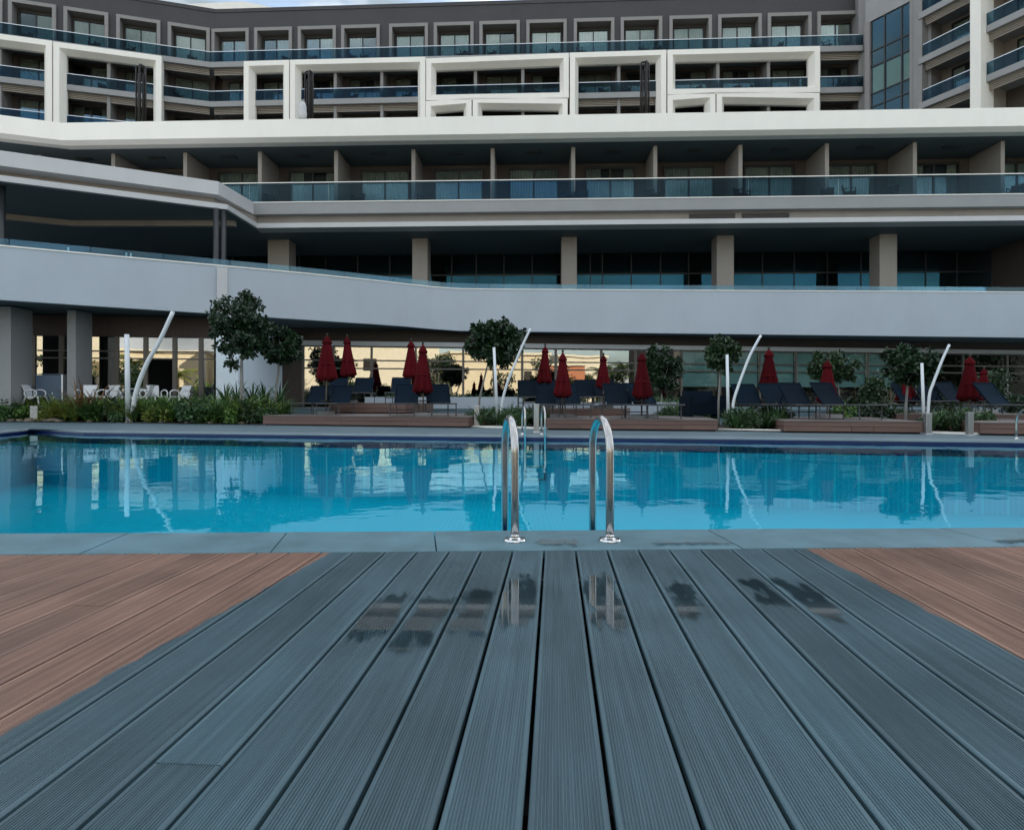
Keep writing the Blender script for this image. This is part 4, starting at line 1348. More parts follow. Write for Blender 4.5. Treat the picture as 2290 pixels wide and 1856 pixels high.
# ------------------------------------------------------------------ closed red umbrellas
def umbrella(px, yt, yb, wpx, d, zb, lab, seed):
    p = gp(px, d)
    o = empty('closed_umbrella', (p.x, p.y, zb))
    tag(o, lab, 'umbrella', 'closed red umbrellas on the far poolside')
    r_ = random.Random(seed)
    zt, z0 = Zat(yt, d) - zb, Zat(yb, d) - zb
    Rb = wpx * d / F / 2
    MB().tube([(0, 0, 0), (0, 0, zt + 0.02)], 0.02, 8).build('pole', M['pole_wood'], o, smooth=True)
    Lc = zt - z0
    prof = [(0.10, 0.03), (0.80, 0.0), (1.0, 0.035), (0.94, 0.12), (0.80, 0.3), (0.64, 0.5), (0.50, 0.68), (0.40, 0.80), (0.36, 0.835)]
    nf = 40
    ph = r_.uniform(0, 6)
    def fold(i, k, r, z):
        a = 2 * math.pi * k / nf
        amp = 0.20 * max(0.25, 1 - z / Lc) if i > 0 else 0
        rr = r * (1 + amp * math.cos(8 * a + ph) + 0.05 * math.cos(3 * a + ph * 2))
        zz = z
        if i in (1, 2): zz = z + 0.035 * math.cos(8 * a + ph) + 0.02 * math.cos(2 * a + seed)
        return rr, zz + z0
    cn = MB().lathe([(f * Rb, t * Lc) for f, t in prof], nf, fold=fold).build('canopy', M['umbrella'], o, smooth=True)
    vp = [(0.47, 0.82), (0.50, 0.835), (0.44, 0.87), (0.30, 0.93), (0.14, 0.975), (0.05, 1.0)]
    def fold2(i, k, r, z):
        a = 2 * math.pi * k / nf
        return r * (1 + (0.10 if i < 3 else 0.04) * math.cos(8 * a + ph + 1)), z + z0 + (0.02 * math.cos(8 * a + ph) if i < 2 else 0)
    MB().lathe([(f * Rb, t * Lc) for f, t in vp], nf, fold=fold2).build('top_vent', M['umbrella'], o, smooth=True)
    MB().lathe([(0.78 * Rb, z0 + Lc * 0.345), (0.81 * Rb, z0 + Lc * 0.355), (0.77 * Rb, z0 + Lc * 0.385), (0.70 * Rb, z0 + Lc * 0.39)], 24).build('tie_strap', M['umbrella'], o, smooth=True)
    MB().lathe([(0.02, zt), (0.035, zt + 0.02), (0.03, zt + 0.06), (0.008, zt + 0.08)], 10).build('finial', M['bronze'], o, smooth=True)
    MB().box(-0.26, 0.26, -0.26, 0.26, 0.0, 0.09).build('base', M['grey_fascia'], o)
    tb = MB().lathe([(0.02, 0.40), (0.20, 0.415), (0.20, 0.43), (0.02, 0.435)], 20)
    tb.build('side_tray', M['bronze'], o)
    o.rotation_euler = (R(r_.uniform(-1.2, 1.2)), R(r_.uniform(-1.5, 1.5)), r_.uniform(0, 1))
umbrella(729, 751, 851, 43, 19.4, ZP, 'closed red umbrella, leftmost on the far poolside', 1)
umbrella(780, 753, 842, 33, 21.7, 0.64, 'closed red umbrella, second from the left', 2)
umbrella(920, 762, 845, 34, 21.3, 0.64, 'closed red umbrella behind and left of the front one near centre', 3)
umbrella(946.5, 770, 879, 40, 17.7, ZP, 'closed red umbrella standing forward at the right end of the left platform', 4)
umbrella(1217, 774, 857, 31, 19.6, 0.485, 'closed red umbrella right of the second white mast pair', 5)
umbrella(1258, 789, 888, 38, 16.4, 0.275, 'closed red umbrella standing forward behind the distant pool ladder', 6)
umbrella(1349, 794, 868, 31, 19.2, 0.485, 'closed red umbrella standing back between two forward ones right of centre', 7)
umbrella(1435, 789, 891, 40, 15.9, 0.275, 'closed red umbrella in front of the dark middle tree', 8)
umbrella(1721, 781, 875, 41, 17.3, 0.275, 'closed red umbrella right of the third white mast pair', 9)
umbrella(1850, 806, 900, 41, 16.5, 0.275, 'closed red umbrella in front of the leafy tree on the right platform', 10)
umbrella(2167, 797, 896, 42, 16.9, 0.36, 'tall closed red umbrella near the right edge', 11)
umbrella(2199, 824, 896, 32, 19.1, 0.36, 'short closed red umbrella behind the tall one at the right edge', 12)
umbrella(2026, 846, 900, 44, 18.9, 0.36, 'closed red umbrella half hidden behind the rightmost tree trunk', 13)

# ------------------------------------------------------------------ white mast pairs, steel posts
def mast(label, s_base, s_top, curve, d, r_):
    b = gp(s_base, d)
    o = empty('mast_pair', (b.x, b.y, 0))
    tag(o, label, 'mast', 'white mast pairs along the planting beds')
    t = P(s_top[0], s_top[1], d)
    MB().tube([(b.x, d, 0), (t.x, d, t.z)], [r_ * 1.05, r_ * 0.95], 14).build('straight_mast', M['mast'], o, smooth=True, world=True)
    pts = [P(x, y, d - 0.02) for (x, y) in curve]
    pts[0].z = 0
    fine = []
    for i in range(len(pts) - 1):
        p0 = pts[max(i - 1, 0)]; p1 = pts[i]; p2 = pts[i + 1]; p3 = pts[min(i + 2, len(pts) - 1)]
        for k in range(4):
            s = k / 4
            fine.append(0.5 * ((2 * p1) + (p2 - p0) * s + (2 * p0 - 5 * p1 + 4 * p2 - p3) * s * s + (3 * p1 - p0 - 3 * p2 + p3) * s ** 3))
    fine.append(pts[-1])
    n_ = len(fine)
    MB().tube(fine, [r_ * (1.0 - 0.18 * i / n_) for i in range(n_)], 14).build('curved_mast', M['mast'], o, smooth=True, world=True)
    MB().lathe([(r_ * 2.6, 0.0), (r_ * 2.6, 0.03), (r_ * 1.6, 0.05)], 16, (b.x + r_, d)).build('base_plate', M['steel'], o, world=True)
mast('white straight and curved mast pair standing in the left fern bed', 286.5, (283.5, 748), [(294, 944), (301, 892), (313, 850), (331, 808), (355, 766), (387, 697)], 20.7, 0.078)
mast('white straight and curved mast pair beside the centre tree', 1113, (1104.7, 777), [(1119, 950), (1123, 901), (1134, 858), (1151, 815), (1169.7, 770), (1186.5, 735)], 17.6, 0.040)
mast('white straight and curved mast pair between the middle and right platforms', 1629, (1626, 793), [(1635, 955), (1640, 901), (1651, 863.6), (1664, 828), (1679, 791), (1701.6, 750)], 15.6, 0.037)
mast('white straight and curved mast pair at the right end of the right platform', 2067, (2061.5, 812), [(2073, 960), (2078, 887), (2086, 860), (2096.5, 832), (2108, 803), (2123, 771)], 14.6, 0.033)

def bollard(label, px, d, w, h):
    p = gp(px, d)
    o = empty('steel_post', (p.x, p.y, 0))
    tag(o, label, 'post', 'brushed steel posts by the pool')
    mb = MB().box(-w / 2, w / 2, -w / 2, w / 2, 0.03, h).build('body', M['brushed'], o)
    bv = mb.modifiers.new('bevel', 'BEVEL'); bv.width = 0.01; bv.segments = 2
    MB().box(-w * 0.62, w * 0.62, -w * 0.62, w * 0.62, 0.0, 0.03).build('foot', M['rail_metal'], o)
    MB().box(-w * 0.53, w * 0.53, -w * 0.53, w * 0.53, h, h + 0.012).build('cap', M['rail_metal'], o)
bollard('brushed steel post left of the second white mast pair', 1066.5, 17.0, 0.15, 0.57)
bollard('brushed steel post between the rails of the distant pool ladder', 1199.5, 14.2, 0.12, 0.63)
bollard('brushed steel post in front of the rightmost white mast pair', 2074, 13.4, 0.125, 0.44)
bollard('brushed steel post near the right edge, beside the last platform', 2168, 12.9, 0.11, 0.47)
bollard('short steel post among the stones at the far left', 82, 21.6, 0.27, 0.52)

# white kerbs of the planting beds
for (a, b, lab) in ((G(1049, 956), G(1222, 960), 'pale kerb of the bed below the second mast pair'), (G(1606, 963), G(1752, 966), 'pale kerb of the bed below the third mast pair'), (G(2080, 970), G(2190, 973), 'pale kerb of the bed between the two right steel posts')):
    k = prism('kerb', [a.xy, b.xy, (b.x, b.y + 0.14), (a.x, a.y + 0.14)], 0.004, 0.05, M['white'])
    tag(k, lab, 'kerb')

# ------------------------------------------------------------------ cafe furniture
def cafe_chair():
    o = empty('cafe_chair')
    seat = MB().hexa([(-0.22, -0.22, 0.43), (0.22, -0.22, 0.43), (0.20, 0.2, 0.41), (-0.20, 0.2, 0.41)], [(-0.22, -0.22, 0.46), (0.22, -0.22, 0.46), (0.20, 0.2, 0.44), (-0.20, 0.2, 0.44)])
    seat.build('seat', M['plastic'], o)
    bk_ = MB()
    prev = None
    for i in range(6):
        f = i / 5
        w_ = 0.16 + 0.07 * f
        y, z = 0.2 + 0.10 * f + 0.04 * f * f, 0.44 + 0.42 * f
        if prev:
            (pw, py_, pz_) = prev
            bk_.hexa([(-pw, py_, pz_), (pw, py_, pz_), (pw, py_ + 0.02, pz_), (-pw, py_ + 0.02, pz_)], [(-w_, y, z), (w_, y, z), (w_, y + 0.02, z), (-w_, y + 0.02, z)])
        prev = (w_, y, z)
    bk_.build('backrest', M['plastic'], o)
    for s in (-1, 1):
        loop = []
        for i in range(17):
            a = 2 * math.pi * i / 16
            loop.append((s * 0.25, 0.02 + 0.20 * math.cos(a) * (1 + 0.2 * math.sin(a)), 0.53 + 0.16 * math.sin(a)))
        MB().tube(loop, 0.025, 6, cap=False).build('arm_loop', M['plastic'], o, smooth=True)
    for s in (-1, 1):
        MB().tube([(s * 0.22, -0.20, 0.44), (s * 0.26, -0.26, 0.22), (s * 0.22, -0.24, 0.0)], [0.03, 0.026, 0.02], 6).build('leg', M['plastic'], o, smooth=True)
        MB().tube([(s * 0.20, 0.20, 0.43), (s * 0.25, 0.27, 0.22), (s * 0.24, 0.30, 0.0)], [0.03, 0.026, 0.02], 6).build('leg', M['plastic'], o, smooth=True)
    return o
CH = cafe_chair()
chairs = [(22, 23.1, -70, 'white moulded chair at the far left under the white table edge'), (80, 22.3, 95, 'white loop-armed chair in front of the blue-grey counter'), (138, 22.9, 30, 'white chair between the counter and the grey column'),
          (192, 22.2, 10, 'white loop-armed chair in front of the grey column'), (238, 22.4, -25, 'white chair just right of the grey column, turned sideways'), (272, 22.9, 80, 'white chair left of the straight white mast'),
          (318, 22.4, -80, 'white chair right of the straight white mast'), (353, 22.8, 60, 'white chair before the open cafe door'), (401, 23.0, -20, 'white chair at the right end of the cafe front')]
for i, (px, d, a, lab) in enumerate(chairs):
    o = CH if i == 0 else copy_tree(CH)
    p = gp(px, d)
    o.location = (p.x, p.y, 0.42); o.rotation_euler = (0, 0, R(a))
    tag(o, lab, 'chair', 'white moulded cafe chairs')
def cafe_table(px, d, lab):
    p = gp(px, d)
    o = empty('cafe_table', (p.x, p.y, 0.42)); tag(o, lab, 'table', 'white cafe tables')
    MB().lathe([(0.05, 0.70), (0.36, 0.715), (0.36, 0.74), (0.05, 0.745)], 28).build('top', M['plastic'], o)
    for s in (-1, 1):
        MB().tube([(s * 0.20, 0, 0.71), (s * 0.05, 0, 0.36), (s * 0.22, 0.02 * s, 0.0)], [0.05, 0.035, 0.05], 8).build('leg', M['plastic'], o, smooth=True)
cafe_table(24, 23.0, 'white table with curved legs at the far left of the cafe')
cafe_table(298, 23.0, 'white cafe table behind the straight white mast')
o = empty('service_counter', (gp(112, 22.6).x, 22.6, 0.42))
tag(o, 'blue-grey service counter with a steel edge beside the grey column', 'counter')
MB().box(-0.52, 0.42, 0.0, 0.5, 0.0, 1.22).build('body', M['counter'], o)
MB().box(0.422, 0.47, -0.02, 0.5, 0.0, 1.24).build('steel_edge', M['rail_metal'], o)
MB().box(-0.54, 0.46, -0.02, 0.52, 1.242, 1.265).build('top', M['counter'], o)

# dark sofa by the doors
p = gp(1571, 17.4)
o = empty('outdoor_sofa', (p.x, p.y, 0.275), R(5)); tag(o, 'dark navy outdoor sofa left of the third white mast pair', 'sofa')
MB().box(-0.40, 0.40, -0.36, 0.30, 0.06, 0.40).build('seat', M['sling'], o)
MB().hexa([(-0.42, 0.22, 0.40), (0.42, 0.22, 0.40), (0.42, 0.40, 0.40), (-0.42, 0.40, 0.40)], [(-0.42, 0.32, 0.72), (0.42, 0.32, 0.72), (0.42, 0.46, 0.72), (-0.42, 0.46, 0.72)]).build('backrest', M['sling'], o)
for s in (-1, 1):
    MB().box(s * 0.46 - 0.06, s * 0.46 + 0.06, -0.36, 0.42, 0.0, 0.58).build('arm', M['sling'], o)

# tall dark tube lamps standing on the podium roof
def roof_lamp(px, yt, wpx, d, lab):
    p = gp(px, d)
    zb = ZBT - 0.5
    zt = Zat(yt, d)
    o = empty('roof_lamp', (p.x, p.y, zb)); tag(o, lab, 'lamp post', 'dark tube lamps on the podium roof')
    w_ = wpx * d / F
    for k, (f, top) in enumerate(((1.0, 0), (0.52, -0.45))):
        hw = w_ / 2 * f
        h = zt - zb + top
        pts = [(-hw, 0, 0), (-hw, 0, h - hw * 0.5)]
        for i in range(1, 6):
            a = math.pi * i / 6
            pts.append((-hw * math.cos(a), 0, h - hw * 0.5 + hw * 0.5 * math.sin(a)))
        pts += [(hw, 0, h - hw * 0.5), (hw, 0, 0)]
        MB().tube(pts, 0.045, 8).build('tube_hoop', M['bronze'], o, smooth=True)
        pts2 = [(0.3 * hw + y * 0.0, x, z) for (x, y, z) in pts]
        MB().tube(pts2, 0.045, 8).build('tube_hoop', M['bronze'], o, smooth=True)
    for x in (-0.10, 0.08):
        MB().tube([(x * w_ * 2, 0.05, 0), (x * w_ * 2, 0.05, zt - zb - 0.6)], 0.035, 8).build('inner_tube', M['bronze'], o, smooth=True)
    MB().box(-w_ * 0.6, w_ * 0.6, -w_ * 0.6, w_ * 0.6, 0, 0.5).build('plinth', M['bronze'], o)
roof_lamp(315, 147, 21, 33.6, 'dark tube lamp on the podium roof, leftmost of three')
roof_lamp(691, 160, 17, 33.4, 'dark tube lamp on the podium roof, middle of three')
roof_lamp(1442, 139, 18, 32.6, 'dark tube lamp on the podium roof, rightmost of three')
p = gp(677, 33.0)
o = empty('wrapped_heater', (p.x, p.y, ZBT - 0.5)); tag(o, 'white wrapped bundle on a post beside the middle roof lamp', 'heater')
MB().lathe([(0.07, 0.0), (0.07, 0.95)], 12).build('post', M['pale_grey'], o)
MB().lathe([(0.10, 0.95), (0.20, 1.02), (0.22, 1.3), (0.19, 1.5), (0.21, 1.6), (0.15, 1.8), (0.12, 1.88)], 14).build('wrapping', M['pale_grey'], o, smooth=True)
# dark box plant on the left balcony edge
# balcony chairs behind the tinted glass
def balcony_chair_mesh():
    mb = MB()
    mb.box(-0.28, 0.28, -0.28, 0.28, 0.34, 0.42); mb.hexa([(-0.28, 0.22, 0.42), (0.28, 0.22, 0.42), (0.28, 0.28, 0.42), (-0.28, 0.28, 0.42)], [(-0.28, 0.32, 0.84), (0.28, 0.32, 0.84), (0.28, 0.38, 0.84), (-0.28, 0.38, 0.84)])
    for x in (-0.29, 0.25):
        mb.box(x, x + 0.04, -0.27, 0.27, 0.60, 0.64)
        for y in (-0.27, 0.23): mb.box(x, x + 0.04, y, y + 0.04, 0, 0.62)
    return mb.mesh('balcony_chair', M['bronze'])
BC = balcony_chair_mesh()
def bchair(W, px, v, zf, a, lab, grp):
    q = W.w(W.u(px, v), v, zf)
    o = inst('balcony_chair', BC, None, q, W.o.rotation_euler[2] + R(a))
    tag(o, lab, 'chair', grp)
for px in (60, 210, 290, 430): bchair(TL, px, 0.8, Zf3, random.uniform(-60, 60), 'dark balcony chair behind the top-floor glass of the left wing', 'chairs on the left top-floor balcony')
for px in (640, 700, 790, 815, 1030, 1050, 1100, 1240, 1300, 1440, 1470, 1690, 1740, 1850, 1900): bchair(TM, px, 0.75, Zf3, random.uniform(-70, 70), 'dark balcony chair behind the long top-floor glass', 'chairs on the long top-floor balcony')
for px in (700, 790, 910, 1040, 1090, 1180, 1200, 1300, 1350, 1400, 1560, 1650, 1690, 1880): bchair(TM, px, 0.75, Zf2, random.uniform(-70, 70), 'dark balcony chair behind the middle-floor glass of the tower', 'chairs on the middle tower balcony')
for px in (150, 230, 400): bchair(TL, px, 0.8, Zf2, random.uniform(-60, 60), 'dark balcony chair behind the middle-floor glass of the left wing', 'chairs on the left middle balcony')
for px in (605, 800, 950, 1270, 1300, 1460, 1660, 1850, 1900, 1990, 2270): bchair(PD, px, 1.0, ZB, random.uniform(-70, 70), 'dark balcony chair behind the blue glass of the podium', 'chairs on the podium balcony')

# ------------------------------------------------------------------ trees and plants
def leaf_cloud(centers, radii, n_each, size, m, name='crown', shrink=1.0, droop=0.3):
    """many small leaf blades spread through clumps"""
    V_, F_ = [], []
    for c, r in zip(centers, radii):
        n_ = int(n_each * (r ** 2))
        dirs = rng.normal(size=(n_, 3)); dirs /= np.linalg.norm(dirs, axis=1)[:, None]
        rad = r * rng.uniform(0.25, 1.0, n_) ** 0.55
        pos = np.array(c) + dirs * rad[:, None] * np.array([1, 1, 0.85])
        ax = rng.normal(size=(n_, 3)) + dirs * 0.8; ax[:, 2] -= droop
        ax /= np.linalg.norm(ax, axis=1)[:, None]
        sd = np.cross(ax, rng.normal(size=(n_, 3))); sd /= np.linalg.norm(sd, axis=1)[:, None]
        L_ = size * rng.uniform(0.7, 1.35, n_)
        w_ = L_ * 0.30
        b = len(V_)
        for i in range(n_):
            p = pos[i]; a = ax[i] * L_[i]; s = sd[i] * w_[i]
            q = b + 4 * i
            V_ += [tuple(p), tuple(p + a * 0.5 + s), tuple(p + a), tuple(p + a * 0.5 - s)]
            F_.append((q, q + 1, q + 2, q + 3))
    mb = MB(); mb.v, mb.f = V_, F_
    return mb.mesh(name, m)

def tree(px_trunk, d, zb, x0, x1, yt, yb, lab, m, seed, lean=0.0, n_clump=46, size=0.125, trunk_r=0.045, dens=1000):
    r_ = random.Random(seed)
    p = gp(px_trunk, d)
    o = empty('courtyard_tree', (p.x, p.y, zb)); tag(o, lab, 'tree', 'small trees along the poolside')
    cx_ = ((x0 + x1) / 2 - HX) * d / F - p.x
    rx_ = (x1 - x0) / 2 * d / F
    zt, zl = Zat(yt, d) - zb, Zat(yb, d) - zb
    cz_, rz_ = (zt + zl) / 2, (zt - zl) / 2
    top = (cx_ * 0.7, 0, zl + rz_ * 0.7)
    tr = MB()
    tr.tube([(0, 0, -0.1), (lean * 0.3, 0.01, zl * 0.45), (lean * 0.6 + cx_ * 0.3, 0, zl * 0.95), top], [trunk_r * 1.15, trunk_r, trunk_r * 0.85, trunk_r * 0.4], 10)
    cs, rs = [], []
    lobes = [(Vector((r_.uniform(-1, 1), r_.uniform(-1, 1), r_.uniform(-0.8, 1))).normalized(), r_.uniform(0.75, 1.15)) for _ in range(9)]
    for i in range(int(n_clump * 1.7)):
        while True:
            q = Vector((r_.uniform(-1, 1), r_.uniform(-1, 1), r_.uniform(-1, 1)))
            if 0.15 < q.length < 1.0: break
        lim = 0.62 + 0.42 * max([max(0.0, q.normalized().dot(l)) ** 4 * k for l, k in lobes])
        q = q * lim
        small = r_.random() < 0.35
        if small: q = q.normalized() * lim * r_.uniform(0.98, 1.2)
        c = (cx_ + q.x * rx_ * 0.95, q.y * rx_ * 0.85, cz_ + q.z * rz_ * 0.95)
        cs.append(c); rs.append((r_.uniform(0.06, 0.13) if small else r_.uniform(0.11, 0.24)) * (rx_ + rz_) / 2)
        if i % 5 == 0:
            tr.tube([(cx_ * 0.55, 0, zl + rz_ * 0.35), ((c[0] + cx_ * 0.5) / 2, c[1] * 0.5, (c[2] + zl + rz_ * 0.35) / 2), c], [trunk_r * 0.38, trunk_r * 0.25, trunk_r * 0.1], 5)
    tr.build('trunk', M['bark'], o, smooth=True)
    inst('crown', leaf_cloud(cs, rs, dens / ((rx_ + rz_) / 2) ** 2 * 3.0, size, m), o)
    return o
tree(540, 19.6, 0.05, 468, 614, 655, 818, 'largest dark leafy tree with a pale trunk in the left fern bed', M['leaf'], 1, n_clump=64, trunk_r=0.058)
tree(612, 20.6, 0.05, 572, 684, 730, 824, 'smaller dark tree right of the largest one, beside the white wall', M['leaf'], 2, lean=0.15, n_clump=46, trunk_r=0.04)
tree(1070, 18.6, 0.05, 1040, 1180, 712, 826, 'dark leafy tree at the centre behind the second white mast pair', M['leaf'], 3, lean=0.1, n_clump=54, trunk_r=0.03)
tree(1478, 21.6, 0.05, 1440, 1524, 764, 892, 'very dark tree behind the umbrella right of centre', M['leaf'], 4, n_clump=44, trunk_r=0.035)
tree(1607, 16.8, 0.05, 1572, 1662, 752, 836, 'small loose tree with a pale trunk beside the third white mast pair', M['leaf2'], 5, n_clump=34, trunk_r=0.028, size=0.10)
tree(1876, 18.6, 0.05, 1812, 1912, 780, 868, 'loose light tree behind the low red umbrella on the right platform', M['leaf2'], 6, lean=0.1, n_clump=34, trunk_r=0.025, size=0.10)
tree(2026, 15.9, 0.05, 1974, 2100, 762, 862, 'dense dark tree with a pale trunk behind the rightmost mast pair', M['leaf'], 7, n_clump=50, trunk_r=0.032)

def shrub(px, d, zb, w, h, m, lab, grp, seed, size=0.10):
    r_ = random.Random(seed)
    p = gp(px, d)
    cs = [(r_.uniform(-w, w) * 0.7, r_.uniform(-w, w) * 0.5, h * r_.uniform(0.2, 0.85)) for _ in range(16)]
    rs = [r_.uniform(0.18, 0.34) * (w + h) / 2 for _ in range(16)]
    o = empty('shrub', (p.x, p.y, zb)); tag(o, lab, 'shrub', grp)
    inst('foliage', leaf_cloud(cs, rs, 900 / ((w + h) / 2) ** 1.4, size, m), o)
    st = MB()
    for c in cs[:6]: st.tube([(0, 0, 0), (c[0] * 0.5, c[1] * 0.5, c[2] * 0.6), c], [0.015, 0.011, 0.005], 5)
    st.build('stems', M['bark'], o)
shrub(1950, 18.2, 0.0, 0.40, 1.55, M['leaf2'], 'tall feathery shrub left of the dense dark tree at right', 'shrubs', 21)
shrub(1905, 18.6, 0.0, 0.5, 0.9, M['leaf'], 'dark bushy shrub under the light tree on the right', 'shrubs', 22)
shrub(1960, 17.4, 0.0, 0.5, 0.75, M['leaf'], 'dark low shrub left of the rightmost tree trunk', 'shrubs', 23)
shrub(2112, 20.0, 0.0, 0.45, 1.0, M['leaf2'], 'light green shrub right of the rightmost mast pair', 'shrubs', 24)
shrub(2228, 20.0, 0.0, 0.30, 1.9, M['leaf2'], 'tall thin bamboo-like shrub right of the short umbrella', 'shrubs', 25)
shrub(2245, 19.6, 0.0, 0.6, 0.9, M['leaf2'], 'broad green shrub right of the short umbrella', 'shrubs', 26)
shrub(2300, 19.0, 0.0, 0.6, 1.0, M['leaf'], 'dark shrub cut by the right edge', 'shrubs', 27)
shrub(1885, 16.6, 0.0, 0.3, 0.6, M['fern'], 'bright low shrub right of the low red umbrella', 'shrubs', 28)

def fern_mesh(nb, L_, w_, lift, m, seed, name='fern'):
    r_ = random.Random(seed)
    mb = MB()
    for i in range(nb):
        a = r_.uniform(0, 2 * math.pi)
        l = L_ * r_.uniform(0.6, 1.15)
        el = lift * r_.uniform(0.7, 1.25)
        pts = []
        for k in range(5):
            f = k / 4
            rad = l * f * (0.35 + 0.65 * f) * 0.85
            z = l * (el * f - 0.55 * f * f * (1.6 - el * 0.6))
            pts.append(Vector((math.cos(a) * rad, math.sin(a) * rad, max(0.01, z))))
        s = Vector((-math.sin(a), math.cos(a), 0)) + Vector((0, 0, r_.uniform(-0.5, 0.5)))
        for k in range(4):
            w0 = w_ * (0.5, 1.0, 0.9, 0.55, 0.05)[k]; w1 = w_ * (0.5, 1.0, 0.9, 0.55, 0.05)[k + 1]
            mb.quad(pts[k] - s * w0, pts[k] + s * w0, pts[k + 1] + s * w1, pts[k + 1] - s * w1)
    return mb.mesh(name, m)
FM = [fern_mesh(90, 0.64, 0.011, 1.2, M['fern'], 1), fern_mesh(80, 0.68, 0.013, 1.15, M['fern3'], 2), fern_mesh(90, 0.64, 0.010, 1.2, M['fern2'], 3),
      fern_mesh(34, 0.62, 0.026, 1.4, M['fern3'], 4), fern_mesh(36, 0.6, 0.022, 1.5, M['red_leaf'], 5), fern_mesh(70, 0.45, 0.012, 1.4, M['fern3'], 6)]
def front_d(px):
    return np.interp(px, [-60, 0, 130, 300, 588], [21.7, 21.4, 20.7, 20.25, 18.5])
r_ = random.Random(5)
def fern(px, d, k, s, lab, grp, z=0.03):
    p = gp(px, d)
    o = inst('fern', FM[k], None, (p.x, p.y, z), r_.uniform(0, 6.28), s)
    tag(o, lab, 'fern', grp)
n_f = 0
for i in range(190):
    px = r_.uniform(95, 640)
    dd = front_d(min(px, 588)) + 0.30 + 2.4 * r_.random() ** 1.3
    if px > 585: dd = r_.uniform(19.5, 22)
    k = r_.choice([0, 0, 0, 1, 2, 2]) if px < 330 else r_.choice([0, 0, 1, 1, 0, 2])
    fern(px, dd, k, r_.uniform(0.85, 1.35), 'green arching fern in the dense bed at left', 'ferns of the left bed')
for px, dd in ((20, 22.2), (45, 22.1), (6, 22.3), (65, 22.2), (110, 21.7), (130, 21.6), (90, 22.1), (30, 22.6), (55, 22.5), (78, 22.4)):
    fern(px, dd, r_.choice([0, 2]), r_.uniform(1.2, 1.5), 'bright fern behind the pale stones at far left', 'ferns at far left')
def leafy(seed, m, h=0.5, w=0.42):
    r2 = random.Random(seed)
    cs = [(r2.uniform(-w, w), r2.uniform(-w, w) * 0.7, h * r2.uniform(0.15, 0.9)) for _ in range(14)]
    return leaf_cloud(cs, [r2.uniform(0.10, 0.22) for _ in cs], 2600, 0.085, m, 'leafy_plant', droop=-0.2)
LM = [leafy(1, M['fern3']), leafy(2, M['fern']), leafy(3, M['leaf2']), leafy(4, M['fern2'], 0.4)]
for i in range(70):
    px = r_.uniform(-25, 610)
    dd = front_d(max(0, min(px, 588))) + 0.35 + 1.7 * r_.random()
    p = gp(px, dd)
    o = inst('leafy_plant', LM[r_.choice([0, 0, 1, 1, 2, 3])], None, (p.x, p.y, 0.03), r_.uniform(0, 6), r_.uniform(0.8, 1.35))
    tag(o, 'low bushy green plant mixed among the ferns at left', 'plant', 'bushy plants of the left bed')
for i in range(60):
    xr, dr, z_ = r_.choice([((1056, 1215), (16.9, 19.5), 0.03), ((1612, 1745), (15.1, 17.5), 0.03), ((2084, 2188), (14.0, 16.0), 0.03), ((1480, 1600), (18.8, 20.2), 0.03), ((1905, 2000), (17.6, 19.4), 0.03)])
    p = gp(r_.uniform(*xr), r_.uniform(*dr))
    o = inst('leafy_plant', LM[r_.choice([0, 0, 2])], None, (p.x, p.y, z_), r_.uniform(0, 6), r_.uniform(0.5, 0.9))
    tag(o, 'low dark bushy plant in the beds between the timber platforms', 'plant', 'bushy plants between the platforms')
for px, dd in ((176, 21.4), (190, 21.2), (215, 21.3)):
    fern(px, dd, 4, 1.5, 'orange-tipped spiky plant in front of the grey column', 'orange spiky plants')
for px, dd in ((505, 22.2), (530, 22.4), (565, 22.4), (590, 22.6), (625, 22.8)):
    fern(px, dd, 3, 1.25, 'tall dark broad-leaved plant against the white wall', 'broad-leaved plants by the white wall', z=0.42)
def bed_fill(n_, xr, dr, ks, sr, lab, grp, z=0.03):
    for _ in range(n_):
        fern(r_.uniform(*xr), r_.uniform(*dr), r_.choice(ks), r_.uniform(*sr), lab, grp, z)
bed_fill(46, (1056, 1215), (16.8, 19.5), [1, 3, 5], (0.5, 0.85), 'dark green plant in the bed around the second mast pair', 'plants around the second mast pair')
bed_fill(26, (1612, 1745), (15.0, 17.5), [1, 5, 3], (0.5, 0.85), 'dark green plant in the bed around the third mast pair', 'plants around the third mast pair')
bed_fill(16, (1490, 1600), (18.8, 20.2), [1, 5, 0], (1.0, 1.3), 'low green plant beside the middle platform and sofa', 'plants beside the middle platform')
bed_fill(24, (2084, 2188), (14.0, 16.0), [1, 5, 3], (0.5, 0.8), 'dark green plant in the bed between the right steel posts', 'plants between the right steel posts')
bed_fill(22, (1900, 2000), (17.6, 19.4), [0, 1, 5], (0.8, 1.1), 'green plant left of the rightmost tree trunk', 'plants beside the rightmost tree')
bed_fill(30, (830, 1165), (24.5, 26.0), [1, 5, 3], (0.6, 0.9), 'dark plant behind the low white wall under the glass', 'plants behind the left low wall', z=0.42)
bed_fill(20, (1180, 1540), (22.6, 23.6), [1, 5, 3], (0.5, 0.8), 'dark plant behind the low white wall right of centre', 'plants behind the right low wall', z=0.42)

